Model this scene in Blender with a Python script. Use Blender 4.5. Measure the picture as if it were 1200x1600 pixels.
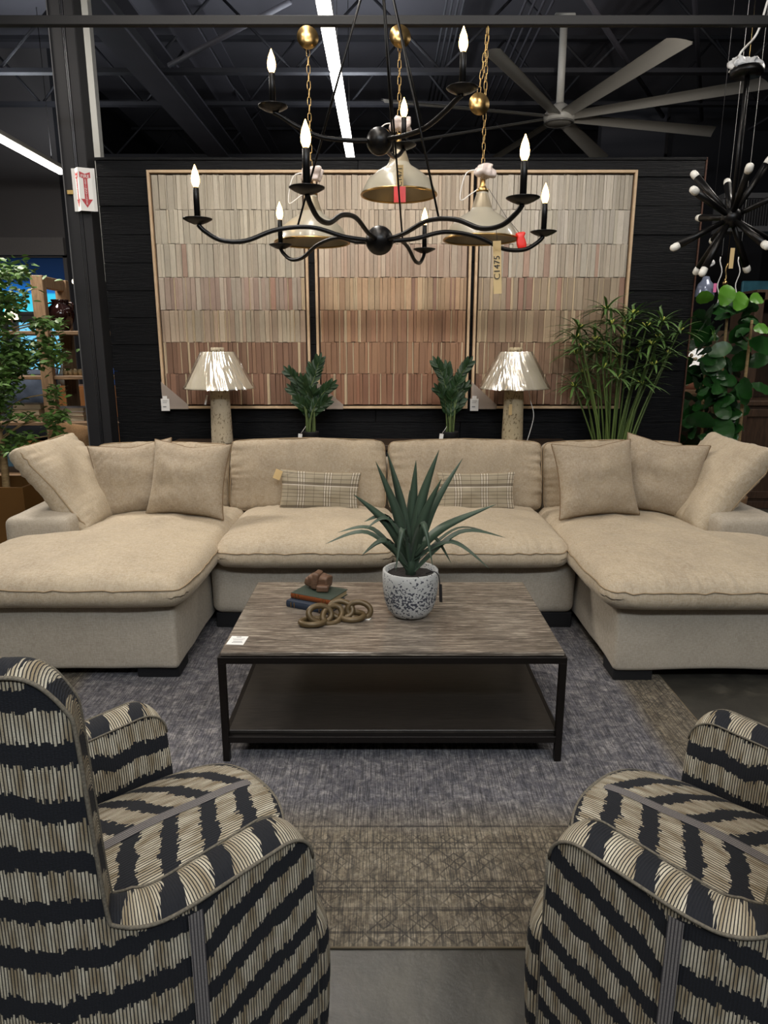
import bpy, bmesh, math, random
from mathutils import Vector, Matrix, Euler, noise
random.seed(7)
for o in list(bpy.data.objects): bpy.data.objects.remove(o)
SC = bpy.context.scene
COL = SC.collection
R = math.radians
PI = math.pi
# ------------------------------------------------------------------ camera
FPX = 1080.0; TILT = R(13.3); CH = 1.5
cd = bpy.data.cameras.new('camera'); cam = bpy.data.objects.new('camera', cd); COL.objects.link(cam)
cd.sensor_fit = 'HORIZONTAL'; cd.sensor_width = 36; cd.lens = 36 * FPX / 1200
cd.clip_start = 0.05; cd.clip_end = 200
cam.location = (0, 0, CH); cam.rotation_euler = (R(90) - TILT, 0, 0)
SC.camera = cam
SC.view_settings.view_transform = 'Standard'; SC.view_settings.look = 'None'
SC.view_settings.gamma = 1; SC.view_settings.use_curve_mapping = False
SC.view_settings.exposure = 0.0
# ------------------------------------------------------------------ world
w = bpy.data.worlds.new('world'); SC.world = w; w.use_nodes = True
w.node_tree.nodes['Background'].inputs[0].default_value = (0.25, 0.4, 0.6, 1)
w.node_tree.nodes['Background'].inputs[1].default_value = 0.3
# ------------------------------------------------------------------ lamps (ceiling spots of the shop, aimed at the display, plus unseen added fills)
def spot(loc, tgt, power, col, size=70, rad=0.12, blend=0.8):
    l = bpy.data.lights.new('track_and_fill_spot', 'SPOT'); l.energy = power; l.color = col; l.spot_size = R(size)
    l.spot_blend = blend; l.shadow_soft_size = rad
    o = bpy.data.objects.new('track_and_fill_spot_light', l); COL.objects.link(o); o.location = loc
    o.rotation_euler = (Vector(tgt) - Vector(loc)).to_track_quat('-Z', 'Y').to_euler()
def area(loc, tgt, power, col, sx, sy):
    l = bpy.data.lights.new('strip_and_fill_lamp', 'AREA'); l.energy = power; l.color = col; l.shape = 'RECTANGLE'; l.size = sx; l.size_y = sy
    o = bpy.data.objects.new('strip_and_fill_lamp_light', l); COL.objects.link(o); o.location = loc
    o.rotation_euler = (Vector(tgt) - Vector(loc)).to_track_quat('-Z', 'Y').to_euler()
WARM = (1.0, 0.84, 0.66); NEUT = (1.0, 0.93, 0.84); COOL = (0.86, 0.93, 1.0)
spot((-1.6, 2.6, 4.2), (-1.1, 4.2, 0.5), 43, WARM, 75)
spot((1.7, 2.6, 4.2), (1.2, 4.2, 0.5), 43, WARM, 75)
spot((0.0, 2.2, 4.3), (0.0, 4.0, 0.5), 38, WARM, 75)
spot((-1.1, 3.0, 4.3), (-1.1, 5.3, 2.35), 82, NEUT, 70, 0.05)
spot((1.3, 3.0, 4.3), (1.2, 5.3, 2.35), 82, NEUT, 70, 0.05)
spot((0.1, 3.0, 4.3), (0.1, 5.3, 2.35), 76, NEUT, 70, 0.05)
spot((-0.45, 4.9, 3.9), (-0.2, 1.35, 0), 80, NEUT, 30, 0.16)  # unseen spot added to give the polished floor its glare
area((0.5, -1.6, 3.9), (0.2, 2.4, 0.4), 125, COOL, 3.5, 0.3)
area((-0.43, 1.6, 3.95), (-0.43, 1.6, 0), 60, NEUT, 0.3, 5.0)
area((2.6, 0.4, 3.95), (1.2, 1.6, 0), 36, NEUT, 0.3, 3.0)
area((-2.8, 0.4, 3.95), (-1.2, 1.6, 0), 36, NEUT, 0.3, 3.0)
area((-3.6, 5.2, 3.9), (-3.1, 5.9, 0.9), 170, NEUT, 1.5, 0.3)  # added unseen fill that brightens the left background and shelf
area((3.4, 5.0, 3.9), (3.1, 6.0, 0.5), 40, NEUT, 1.2, 0.3)
# added upward fill for the roof, standing in for spill from the strip tubes
area((-0.45, 8.0, 4.15), (-0.45, 8.0, 8), 120, COOL, 0.3, 6.0)
area((-4.7, 8.0, 4.15), (-4.7, 8.0, 8), 90, COOL, 0.3, 6.0)
area((3.9, 3.2, 3.9), (3.9, 3.6, 8), 70, COOL, 0.3, 3.0)
spot((2.4, 5.0, 3.7), (2.0, 9.2, 4.25), 190, NEUT, 60, 0.1)  # added unseen uplight, only there to brighten the ceiling fan

# ------------------------------------------------------------------ unprojection helpers (pixel measured on the photo -> real place)
_c, _s = math.cos(TILT), math.sin(TILT)
def ray(x, y):
    u = (x - 600) / FPX; v = (800 - y) / FPX
    return u, _c + v * _s, v * _c - _s
def PZ(x, y, z):
    a, b, d = ray(x, y); t = (z - CH) / d
    return Vector((a * t, b * t, z))
def PY(x, y, Y):
    a, b, d = ray(x, y); t = Y / b
    return Vector((a * t, Y, CH + d * t))

# ------------------------------------------------------------------ object helpers
def lin(r, g, b):
    f = lambda c: (c / 255 / 12.92) if c / 255 <= 0.04045 else ((c / 255 + 0.055) / 1.055) ** 2.4
    return (f(r), f(g), f(b), 1)
def tag(o, label=None, cat=None, group=None, kind=None):
    if label: o['label'] = label
    if cat: o['category'] = cat
    if group: o['group'] = group
    if kind: o['kind'] = kind
    return o
def thing(name, loc, label, cat, group=None, rot=(0, 0, 0)):
    o = bpy.data.objects.new(name, None); COL.objects.link(o); o.location = loc; o.rotation_euler = rot
    o.empty_display_size = 0.1
    return tag(o, label, cat, group)
def mk(name, vf, mat, parent=None, smooth=True, uv=None, kind=None):
    me = bpy.data.meshes.new(name)
    me.from_pydata([tuple(v) for v in vf[0]], [], vf[1]); me.update()
    if uv is None and len(vf) > 2: uv = vf[2]
    if uv is not None:
        ul = me.uv_layers.new(name='UVMap')
        for lp in me.loops: ul.data[lp.index].uv = uv[lp.vertex_index]
    if smooth: me.polygons.foreach_set('use_smooth', [True] * len(me.polygons))
    if mat: me.materials.append(mat)
    o = bpy.data.objects.new(name, me); COL.objects.link(o)
    if parent: o.parent = parent
    if kind: o['kind'] = kind
    return o
def inst(name, me, parent, loc=(0, 0, 0), rot=(0, 0, 0), sc=(1, 1, 1)):
    o = bpy.data.objects.new(name, me); COL.objects.link(o); o.parent = parent
    o.location = loc; o.rotation_euler = rot; o.scale = sc
    return o
def copytree(o, parent=None):
    c = o.copy(); COL.objects.link(c); c.parent = parent
    for ch in list(o.children): copytree(ch, c)
    return c
def join(*parts):
    V, F = [], []
    for p in parts:
        n = len(V); V += [tuple(v) for v in p[0]]; F += [tuple(i + n for i in f) for f in p[1]]
    return V, F
def xf(vf, loc=(0, 0, 0), rot=(0, 0, 0), sc=(1, 1, 1)):
    M = Matrix.LocRotScale(Vector(loc), Euler(rot), Vector(sc))
    return ([tuple(M @ Vector(v)) for v in vf[0]],) + tuple(vf[1:])
def warp(vf, fn): return ([tuple(fn(Vector(v))) for v in vf[0]],) + tuple(vf[1:])
def box(x0, y0, z0, x1, y1, z1, b=0.0):
    """chamfered box"""
    if b <= 0:
        V = [(x, y, z) for x in (x0, x1) for y in (y0, y1) for z in (z0, z1)]
        return V, [(0, 1, 3, 2), (4, 6, 7, 5), (0, 4, 5, 1), (2, 3, 7, 6), (0, 2, 6, 4), (1, 5, 7, 3)]
    bm = bmesh.new(); bmesh.ops.create_cube(bm, size=1)
    for v in bm.verts: v.co = Vector(((x0 + x1) / 2 + v.co.x * (x1 - x0), (y0 + y1) / 2 + v.co.y * (y1 - y0), (z0 + z1) / 2 + v.co.z * (z1 - z0)))
    bmesh.ops.bevel(bm, geom=bm.edges[:], offset=b, segments=1, affect='EDGES')
    bm.verts.index_update()
    r = ([tuple(v.co) for v in bm.verts], [tuple(v.index for v in f.verts) for f in bm.faces]); bm.free()
    return r
def rbox(sx, sy, sz, r, n=(10, 10, 4), k=4, fn=None):
    """rounded box, half sizes, dense grid for soft deformation"""
    def axis(s, m):
        a = [-s + r * (1 - math.cos(i / k * PI / 2)) for i in range(k)] if r > 0 else [-s]
        c = [-(s - r) + 2 * (s - r) * i / m for i in range(m + 1)]
        return a + c + [-q for q in reversed(a)]
    A = [axis(s, m) for s, m in zip((sx, sy, sz), n)]
    idx = {}; V = []; F = []
    def vid(i, j, l):
        key = (i, j, l)
        if key not in idx:
            p = Vector((A[0][i], A[1][j], A[2][l]))
            c = Vector([max(-(s - r), min(s - r, q)) for s, q in zip((sx, sy, sz), p)])
            d = p - c
            if d.length > 1e-9: p = c + d.normalized() * r
            idx[key] = len(V); V.append(tuple(p))
        return idx[key]
    nx, ny, nz = [len(a) - 1 for a in A]
    for i in range(nx):
        for j in range(ny):
            F.append((vid(i, j, nz), vid(i + 1, j, nz), vid(i + 1, j + 1, nz), vid(i, j + 1, nz)))
            F.append((vid(i, j, 0), vid(i, j + 1, 0), vid(i + 1, j + 1, 0), vid(i + 1, j, 0)))
    for i in range(nx):
        for l in range(nz):
            F.append((vid(i, 0, l), vid(i + 1, 0, l), vid(i + 1, 0, l + 1), vid(i, 0, l + 1)))
            F.append((vid(i, ny, l), vid(i, ny, l + 1), vid(i + 1, ny, l + 1), vid(i + 1, ny, l)))
    for j in range(ny):
        for l in range(nz):
            F.append((vid(0, j, l), vid(0, j, l + 1), vid(0, j + 1, l + 1), vid(0, j + 1, l)))
            F.append((vid(nx, j, l), vid(nx, j + 1, l), vid(nx, j + 1, l + 1), vid(nx, j, l + 1)))
    if fn: V = [tuple(fn(Vector(v))) for v in V]
    return V, F
def tube(pts, rad, n=8, closed=False, cap=True):
    pts = [Vector(p) for p in pts]; m = len(pts)
    rads = rad if isinstance(rad, (list, tuple)) else [rad] * m
    V, F = [], []; up = None
    for i, p in enumerate(pts):
        if closed: t = pts[(i + 1) % m] - pts[i - 1]
        else: t = pts[min(i + 1, m - 1)] - pts[max(i - 1, 0)]
        if t.length < 1e-9: t = Vector((0, 0, 1))
        t.normalize()
        if up is None:
            up = Vector((0, 0, 1)) if abs(t.z) < 0.9 else Vector((1, 0, 0))
        a = (up - t * up.dot(t))
        a = a.normalized() if a.length > 1e-6 else t.orthogonal().normalized()
        up = a; b = t.cross(a)
        for j in range(n):
            q = 2 * PI * j / n
            V.append(tuple(p + (a * math.cos(q) + b * math.sin(q)) * rads[i]))
    for i in range(m if closed else m - 1):
        for j in range(n):
            i2 = (i + 1) % m
            F.append((i * n + j, i * n + (j + 1) % n, i2 * n + (j + 1) % n, i2 * n + j))
    if cap and not closed:
        F.append(tuple(reversed(range(n)))); F.append(tuple((m - 1) * n + j for j in range(n)))
    return V, F
def lathe(prof, n=32, cap=True):
    V, F = [], []
    for r, z in prof:
        for j in range(n): V.append((r * math.cos(2 * PI * j / n), r * math.sin(2 * PI * j / n), z))
    for i in range(len(prof) - 1):
        for j in range(n): F.append((i * n + j, i * n + (j + 1) % n, (i + 1) * n + (j + 1) % n, (i + 1) * n + j))
    if cap:
        F.append(tuple(reversed(range(n)))); F.append(tuple((len(prof) - 1) * n + j for j in range(n)))
    return V, F
def grid(nu, nv, fn, uvfn=None):
    V = [tuple(fn(i / nu, j / nv)) for i in range(nu + 1) for j in range(nv + 1)]
    F = [(i * (nv + 1) + j, (i + 1) * (nv + 1) + j, (i + 1) * (nv + 1) + j + 1, i * (nv + 1) + j + 1) for i in range(nu) for j in range(nv)]
    if uvfn: return V, F, [uvfn(i / nu, j / nv) for i in range(nu + 1) for j in range(nv + 1)]
    return V, F
def sphere(r, c=(0, 0, 0), n=16, m=10, sc=(1, 1, 1)):
    return xf(lathe([(max(1e-4, r * math.sin(PI * i / m)), -r * math.cos(PI * i / m)) for i in range(m + 1)], n), c, (0, 0, 0), sc)
def smooth_pts(pts, k=6):
    P = [Vector(p) for p in pts]; out = []
    for i in range(len(P) - 1):
        p0 = P[max(i - 1, 0)]; p1 = P[i]; p2 = P[i + 1]; p3 = P[min(i + 2, len(P) - 1)]
        for j in range(k):
            t = j / k
            out.append(0.5 * ((2 * p1) + (p2 - p0) * t + (2 * p0 - 5 * p1 + 4 * p2 - p3) * t * t + (3 * p1 - p0 - 3 * p2 + p3) * t ** 3))
    return out + [P[-1]]
def text(name, s, size, mat, parent, loc, rot, extrude=0.0006, align='CENTER'):
    cu = bpy.data.curves.new(name, 'FONT'); cu.body = s; cu.size = size; cu.extrude = extrude; cu.align_x = align; cu.align_y = 'CENTER'
    cu.materials.append(mat)
    tmp = bpy.data.objects.new(name, cu); COL.objects.link(tmp)
    me = bpy.data.meshes.new_from_object(tmp)
    bpy.data.objects.remove(tmp)
    o = bpy.data.objects.new(name, me); COL.objects.link(o); o.parent = parent; o.location = loc; o.rotation_euler = rot
    return o

# ------------------------------------------------------------------ material helper
class NT:
    def __init__(s, name, rough=0.6, metal=0.0, base=(0.5, 0.5, 0.5, 1), **kw):
        s.m = bpy.data.materials.new(name); s.m.use_nodes = True; s.t = s.m.node_tree
        s.b = s.t.nodes['Principled BSDF']
        s.b.inputs['Roughness'].default_value = rough; s.b.inputs['Metallic'].default_value = metal
        s.b.inputs['Base Color'].default_value = base
        for k, v in kw.items(): s.b.inputs[k.replace('_', ' ')].default_value = v
    def n(s, typ, **kw):
        nd = s.t.nodes.new('ShaderNode' + typ)
        for k, v in kw.items():
            if hasattr(nd, k): setattr(nd, k, v)
        return nd
    def l(s, a, b): s.t.links.new(a, b)
    def inp(s, sock, v):
        if hasattr(v, 'is_linked') or isinstance(v, bpy.types.NodeSocket): s.l(v, sock)
        else: sock.default_value = v
    def coord(s, which='Object', scale=(1, 1, 1), loc=(0, 0, 0), rot=(0, 0, 0)):
        c = s.n('TexCoord'); m = s.n('Mapping'); s.l(c.outputs[which], m.inputs[0])
        m.inputs['Scale'].default_value = scale; m.inputs['Location'].default_value = loc; m.inputs['Rotation'].default_value = rot
        return m.outputs[0]
    def noise(s, vec, scale=5, detail=3, rough=0.5, dist=0):
        nd = s.n('TexNoise'); s.l(vec, nd.inputs['Vector']); nd.inputs['Scale'].default_value = scale
        nd.inputs['Detail'].default_value = detail; nd.inputs['Roughness'].default_value = rough; nd.inputs['Distortion'].default_value = dist
        return nd.outputs[0]
    def vor(s, vec, scale=5, out='Distance'):
        nd = s.n('TexVoronoi'); s.l(vec, nd.inputs['Vector']); nd.inputs['Scale'].default_value = scale
        return nd.outputs[out]
    def math(s, op, a, b=0.0, c=0.0, clamp=False):
        nd = s.n('Math'); nd.operation = op; nd.use_clamp = clamp
        s.inp(nd.inputs[0], a); s.inp(nd.inputs[1], b); s.inp(nd.inputs[2], c)
        return nd.outputs[0]
    def mix(s, f, a, b, mode='MIX'):
        nd = s.n('Mix'); nd.data_type = 'RGBA'; nd.blend_type = mode
        s.inp(nd.inputs[0], f); s.inp(nd.inputs[6], a); s.inp(nd.inputs[7], b)
        return nd.outputs[2]
    def ramp(s, f, stops):
        nd = s.n('ValToRGB'); s.l(f, nd.inputs[0]); cr = nd.color_ramp
        cr.elements[0].position = stops[0][0]; cr.elements[0].color = stops[0][1]
        cr.elements[1].position = stops[-1][0]; cr.elements[1].color = stops[-1][1]
        for p, c in stops[1:-1]:
            e = cr.elements.new(p); e.color = c
        return nd.outputs[0]
    def sep(s, vec):
        nd = s.n('SeparateXYZ'); s.l(vec, nd.inputs[0]); return nd.outputs
    def comb(s, x=0.0, y=0.0, z=0.0):
        nd = s.n('CombineXYZ'); s.inp(nd.inputs[0], x); s.inp(nd.inputs[1], y); s.inp(nd.inputs[2], z); return nd.outputs[0]
    def col(s, c): s.inp(s.b.inputs['Base Color'], c); return s
    def bump(s, h, strength=0.3, dist=0.01):
        nd = s.n('Bump'); s.l(h, nd.inputs['Height']); nd.inputs['Strength'].default_value = strength; nd.inputs['Distance'].default_value = dist
        s.l(nd.outputs[0], s.b.inputs['Normal']); return s
def plain(name, rgb, rough=0.6, metal=0.0, var=0.12, scale=30, bump=0.0, **kw):
    """colour with a little procedural mottling"""
    t = NT(name, rough, metal, lin(*rgb), **kw)
    v = t.coord('Object'); nz = t.noise(v, scale, 4)
    c = lin(*rgb)
    a = tuple(q * (1 - var) for q in c[:3]) + (1,); b = tuple(min(1, q * (1 + var)) for q in c[:3]) + (1,)
    t.col(t.mix(nz, a, b))
    if bump: t.bump(nz, bump, 0.004)
    return t.m
def glow(name, rgb, strength):
    t = NT(name, 0.4, 0, lin(*rgb)); t.b.inputs['Emission Color'].default_value = lin(*rgb); t.b.inputs['Emission Strength'].default_value = strength
    return t.m
# --- fabrics
def velvet(name, c1, c2):
    t = NT(name, 0.75)
    v = t.coord('Object'); n1 = t.noise(v, 3.0, 4, 0.6); n2 = t.noise(t.coord('Object', (1, 1, 6)), 60, 3, 0.6); n3 = t.noise(t.coord('Object', (6, 1, 1)), 60, 3, 0.6)
    n4 = t.noise(t.coord('Object', (1, 1.6, 1)), 11.0, 5, 0.65, 1.2)
    c = t.mix(t.ramp(t.math('ADD', t.math('MULTIPLY', n1, 0.6), t.math('MULTIPLY', n4, 0.4)), [(0.3, (0, 0, 0, 1)), (0.7, (1, 1, 1, 1))]), lin(*c1), lin(*c2))
    f = t.math('ADD', t.math('MULTIPLY', n2, 0.5), t.math('MULTIPLY', n3, 0.5))
    c = t.mix(t.ramp(f, [(0.35, (0, 0, 0, 1)), (0.65, (1, 1, 1, 1))]), c, t.mix(0.22, c, (1, 0.95, 0.85, 1)))
    t.col(c); t.b.inputs['Sheen Weight'].default_value = 0.25; t.b.inputs['Sheen Roughness'].default_value = 0.4
    t.b.inputs['Sheen Tint'].default_value = (1, 0.93, 0.8, 1)
    big = t.noise(v, 14, 3, 0.55, 0.6)
    t.bump(t.math('ADD', t.math('MULTIPLY', f, 0.35), big), 0.16, 0.012)
    return t.m
M_VEL = velvet('beige_velvet', (148, 130, 104), (180, 162, 133))
M_VEL2 = velvet('tan_velvet', (134, 115, 88), (162, 143, 114))
M_PIL = velvet('pillow_velvet', (126, 107, 82), (154, 135, 106))
M_BASE = velvet('sofa_base_velvet', (150, 138, 120), (168, 156, 138))
M_PIPE = plain('beige_piping', (150, 130, 102), 0.85)
def stripes():
    t = NT('striped_woven_fabric', 0.85)
    c = t.n('TexCoord'); uvo = c.outputs['UV']; x, y, _ = t.sep(uvo)
    cell = t.math('FLOOR', t.math('DIVIDE', x, 0.0045))
    rag = t.noise(t.comb(t.math('MULTIPLY', cell, 3.71), t.math('MULTIPLY', y, 9.0), 0.0), 1.0, 1)
    low = t.noise(t.comb(t.math('MULTIPLY', x, 14.0), t.math('MULTIPLY', y, 3.0), 2.0), 1.0, 2)
    ph = t.math('ADD', y, t.math('ADD', t.math('MULTIPLY', t.math('SUBTRACT', rag, 0.5), 0.034), t.math('MULTIPLY', t.math('SUBTRACT', low, 0.5), 0.05)))
    fr = t.math('FRACT', t.math('ADD', t.math('DIVIDE', ph, 0.092), 50.0))
    dark = t.math('LESS_THAN', fr, 0.43)
    lf = t.math('FRACT', t.math('DIVIDE', x, 0.0056))
    line = t.math('LESS_THAN', lf, 0.34)
    tone = t.noise(t.comb(t.math('MULTIPLY', x, 60.0), t.math('MULTIPLY', y, 12.0), 0.0), 1.0, 3)
    fine = t.noise(t.comb(t.math('MULTIPLY', x, 250.0), t.math('MULTIPLY', y, 700.0), 0.0), 1.0, 2)
    cream = t.mix(t.ramp(tone, [(0.35, (0, 0, 0, 1)), (0.65, (1, 1, 1, 1))]), lin(150, 134, 104), lin(222, 214, 192))
    cream = t.mix(t.math('MULTIPLY', fine, 0.5), cream, lin(120, 105, 85))
    light = t.mix(line, cream, lin(26, 24, 26))
    dk = t.mix(fine, lin(3, 5, 10), lin(22, 25, 34))
    t.col(t.mix(dark, light, dk))
    h = t.math('ADD', t.math('MULTIPLY', t.math('SINE', t.math('MULTIPLY', lf, PI)), 0.6), t.math('ADD', fine, t.math('MULTIPLY', dark, 0.8)))
    t.bump(h, 0.6, 0.003)
    return t.m
M_STR = stripes()
def tape():
    t = NT('grey_woven_tape', 0.85); c = t.n('TexCoord'); x, y, _ = t.sep(c.outputs['UV'])
    lf = t.math('FRACT', t.math('DIVIDE', x, 0.0056)); fine = t.noise(t.comb(t.math('MULTIPLY', x, 300.0), t.math('MULTIPLY', y, 500.0), 0.0), 1.0, 2)
    t.col(t.mix(t.math('LESS_THAN', lf, 0.4), t.mix(fine, lin(80, 76, 76), lin(150, 144, 138)), lin(58, 54, 58))); t.bump(t.math('ADD', fine, lf), 0.4, 0.002)
    return t.m
M_TAPE = tape()
def plaid():
    t = NT('plaid_woven_fabric', 0.85); c = t.n('TexCoord'); x, y, _ = t.sep(c.outputs['UV'])
    fine = t.noise(t.comb(t.math('MULTIPLY', x, 500.0), t.math('MULTIPLY', y, 500.0), 0.0), 1.0, 2)
    base = t.mix(fine, lin(140, 129, 108), lin(170, 159, 137))
    def band(sock, per, pos, wd):
        f = t.math('FRACT', t.math('ADD', t.math('DIVIDE', sock, per), 10.0))
        return t.math('LESS_THAN', t.math('ABSOLUTE', t.math('SUBTRACT', f, pos)), wd)
    for s_, per, items in ((x, 0.17, ((0.135, 0.02, 0), (0.335, 0.02, 0), (0.235, 0.012, 0), (0.1, 0.012, 1), (0.17, 0.012, 1), (0.30, 0.012, 1), (0.37, 0.012, 1), (0.72, 0.008, 1))),
                           (y, 0.15, ((0.62, 0.02, 0), (0.70, 0.06, 1), (0.12, 0.014, 1), (0.27, 0.012, 1), (0.42, 0.014, 1), (0.92, 0.012, 1)))):
        for pos, wd, k in items:
            base = t.mix(t.math('MULTIPLY', band(s_, per, pos, wd), 0.72), base, lin(88, 76, 62) if k else lin(215, 206, 190))
    t.col(base); t.bump(fine, 0.3, 0.002)
    return t.m
M_PLAID = plaid()
# --- hard materials
def blackwood():
    t = NT('charred_black_wood', 0.55)
    oi = t.n('ObjectInfo'); v = t.n('TexCoord'); va = t.n('VectorMath'); va.operation = 'ADD'; t.l(v.outputs['Object'], va.inputs[0])
    t.l(t.comb(t.math('MULTIPLY', oi.outputs['Random'], 30.0), 0.0, t.math('MULTIPLY', oi.outputs['Random'], 17.0)), va.inputs[1])
    mp = t.n('Mapping'); t.l(va.outputs[0], mp.inputs[0]); mp.inputs['Scale'].default_value = (1.0, 4, 14)
    g = t.noise(mp.outputs[0], 6, 6, 0.65, 1.2)
    t.col(t.ramp(g, [(0.3, lin(2, 3, 5)), (0.7, lin(10, 11, 15))])); t.b.inputs['Specular IOR Level'].default_value = 0.2
    t.bump(g, 0.7, 0.008); return t.m
M_BLK = blackwood()
def slatwood():
    t = NT('reclaimed_slat_wood', 0.75)
    oi = t.n('ObjectInfo'); v = t.n('TexCoord'); va = t.n('VectorMath'); va.operation = 'ADD'; t.l(v.outputs['Object'], va.inputs[0])
    t.l(t.comb(t.math('MULTIPLY', oi.outputs['Random'], 90.0), 0.0, t.math('MULTIPLY', oi.outputs['Random'], 37.0)), va.inputs[1])
    mp = t.n('Mapping'); t.l(va.outputs[0], mp.inputs[0]); mp.inputs['Scale'].default_value = (0.9, 1, 1.6)
    g = t.noise(mp.outputs[0], 3.0, 5, 0.65, 0.6); g2 = t.noise(mp.outputs[0], 11, 3, 0.6)
    c = t.mix(t.ramp(g, [(0.3, (0, 0, 0, 1)), (0.75, (1, 1, 1, 1))]), t.mix(0.2, oi.outputs['Color'], (0.10, 0.07, 0.05, 1)), oi.outputs['Color'])
    c = t.mix(t.ramp(g2, [(0.64, (0, 0, 0, 1)), (0.72, (0.5, 0.5, 0.5, 1))]), c, t.mix(0.7, oi.outputs['Color'], (0.05, 0.035, 0.03, 1)))
    t.col(c); t.bump(g, 0.4, 0.004); return t.m
M_SLAT = slatwood()
def wood(name, c1, c2, rough=0.55, sc=(1, 1, 9), scale=7, bump=0.25):
    t = NT(name, rough); g = t.noise(t.coord('Object', sc), scale, 5, 0.6, 0.8)
    t.col(t.ramp(g, [(0.3, lin(*c1)), (0.7, lin(*c2))])); t.bump(g, bump, 0.003); return t.m
M_FRAME = wood('pale_frame_wood', (196, 166, 132), (214, 186, 152), 0.5, (2, 2, 2))
M_OAK = wood('weathered_oak', (118, 92, 66), (160, 130, 98), 0.6, (9, 9, 1))
M_OAKH = wood('weathered_oak_board', (100, 78, 56), (146, 116, 86), 0.6, (1, 9, 9))
M_DKWOOD = wood('dark_cabinet_wood', (52, 38, 28), (84, 62, 46), 0.5, (9, 9, 1))
M_ORWOOD = wood('orange_wood', (128, 82, 42), (158, 104, 58), 0.5, (9, 9, 1))
M_BURL = wood('carved_brown_wood', (74, 52, 38), (116, 86, 64), 0.55, (1, 1, 5), 20, 0.4)
def shelfw():
    t = NT('black_brown_shelf_wood', 0.38); g = t.noise(t.coord('Object', (1, 12, 4)), 12, 5, 0.6)
    t.col(t.ramp(g, [(0.3, lin(30, 27, 25)), (0.7, lin(52, 47, 43))])); t.bump(g, 0.15, 0.002); return t.m
M_SHELF = shelfw()
def marble():
    t = NT('striated_brown_marble', 0.16)
    v = t.coord('Object', (1.6, 26, 26)); g = t.noise(v, 3.2, 8, 0.72, 0.9); g2 = t.noise(t.coord('Object', (3, 60, 60)), 3, 4, 0.7, 0.5); g3 = t.noise(t.coord('Object', (1, 1.6, 1)), 3.0, 3)
    c = t.ramp(g, [(0.28, lin(52, 46, 42)), (0.45, lin(88, 80, 72)), (0.58, lin(120, 110, 99)), (0.75, lin(186, 176, 158))])
    c = t.mix(t.ramp(g2, [(0.52, (0, 0, 0, 1)), (0.68, (0.75, 0.75, 0.75, 1))]), c, lin(196, 184, 168))
    c = t.mix(t.ramp(g3, [(0.55, (0, 0, 0, 1)), (0.75, (0.35, 0.35, 0.35, 1))]), c, lin(58, 50, 46))
    t.col(c); return t.m
M_MARB = marble()
M_IRON = plain('bronzed_black_iron', (34, 30, 28), 0.42, 0.6, 0.2)
M_BLKMETAL = plain('matte_black_metal', (22, 21, 21), 0.35, 0.5, 0.15)
M_BLKMAT = plain('matte_black_paint', (11, 11, 14), 0.7)
M_STEEL = plain('dark_painted_steel', (30, 29, 32), 0.6, 0.0, 0.25, 8)
M_JOIST = plain('joist_steel', (30, 29, 34), 0.7, 0.0, 0.25, 4)
M_ROOFST = plain('roof_steel', (66, 64, 70), 0.6, 0.0, 0.25, 4)
M_BRASS = plain('polished_brass', (190, 158, 104), 0.3, 1.0, 0.15)
M_CREAM = NT('cream_enamel', 0.3, 0, lin(166, 160, 144), Coat_Weight=0.4).m
M_SHADEIN = plain('shade_inside', (150, 138, 116), 0.4, 0.3)
M_WHITE = plain('white_card', (232, 230, 226), 0.6, 0, 0.03)
M_BUFF = plain('buff_tag_card', (214, 186, 134), 0.7, 0, 0.05)
M_RED = plain('red_print', (176, 28, 36), 0.5, 0, 0.05)
M_REDTAPE = plain('red_tape', (226, 42, 30), 0.35, 0, 0.15)
M_INK = plain('black_ink', (28, 26, 26), 0.6)
M_GREYINK = plain('grey_print', (120, 120, 122), 0.6)
M_FANW = plain('fan_grey_white', (176, 172, 164), 0.4, 0.0, 0.06)
M_PLASTIC = NT('clear_plastic_wrap', 0.12, 0, (0.9, 0.9, 0.92, 1)); M_PLASTIC.b.inputs['Alpha'].default_value = 0.28; M_PLASTIC = M_PLASTIC.m
M_CORNER = NT('milky_corner_guard', 0.3, 0, lin(190, 178, 168)); M_CORNER.b.inputs['Alpha'].default_value = 0.45; M_CORNER = M_CORNER.m
M_SOIL = plain('dark_soil', (28, 22, 18), 0.95, 0, 0.5, 120, 0.8)
M_BULB = glow('warm_bulb', (255, 206, 128), 11)
M_TUBE = glow('white_tube_light', (255, 250, 242), 9)
def frosted():
    t = NT('frosted_unlit_bulb', 0.35, 0, lin(226, 224, 216)); t.b.inputs['Emission Color'].default_value = (1, 1, 1, 1); t.b.inputs['Emission Strength'].default_value = 0.12
    t.b.inputs['Subsurface Weight'].default_value = 0.2; return t.m
M_FROST = NT('frosted_unlit_bulb', 0.3, 0, lin(232, 230, 222)).m
def travertine(name, c1, c2, pit):
    t = NT(name, 0.7); v = t.coord('Object'); g = t.noise(v, 14, 5, 0.6); p = t.noise(t.coord('Object', (1, 1, 0.6)), 75, 3, 0.6)
    m = t.ramp(p, [(0.56, (0, 0, 0, 1)), (0.64, (1, 1, 1, 1))]); t.col(t.mix(m, t.mix(g, lin(*c1), lin(*c2)), lin(*pit)))
    t.bump(t.math('SUBTRACT', g, m), 0.4, 0.003); return t.m
M_TRAV = travertine('travertine_stone', (168, 154, 130), (200, 188, 164), (120, 106, 84))
M_TRAV2 = travertine('yellowed_travertine', (170, 152, 118), (200, 186, 156), (112, 96, 66))
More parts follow.
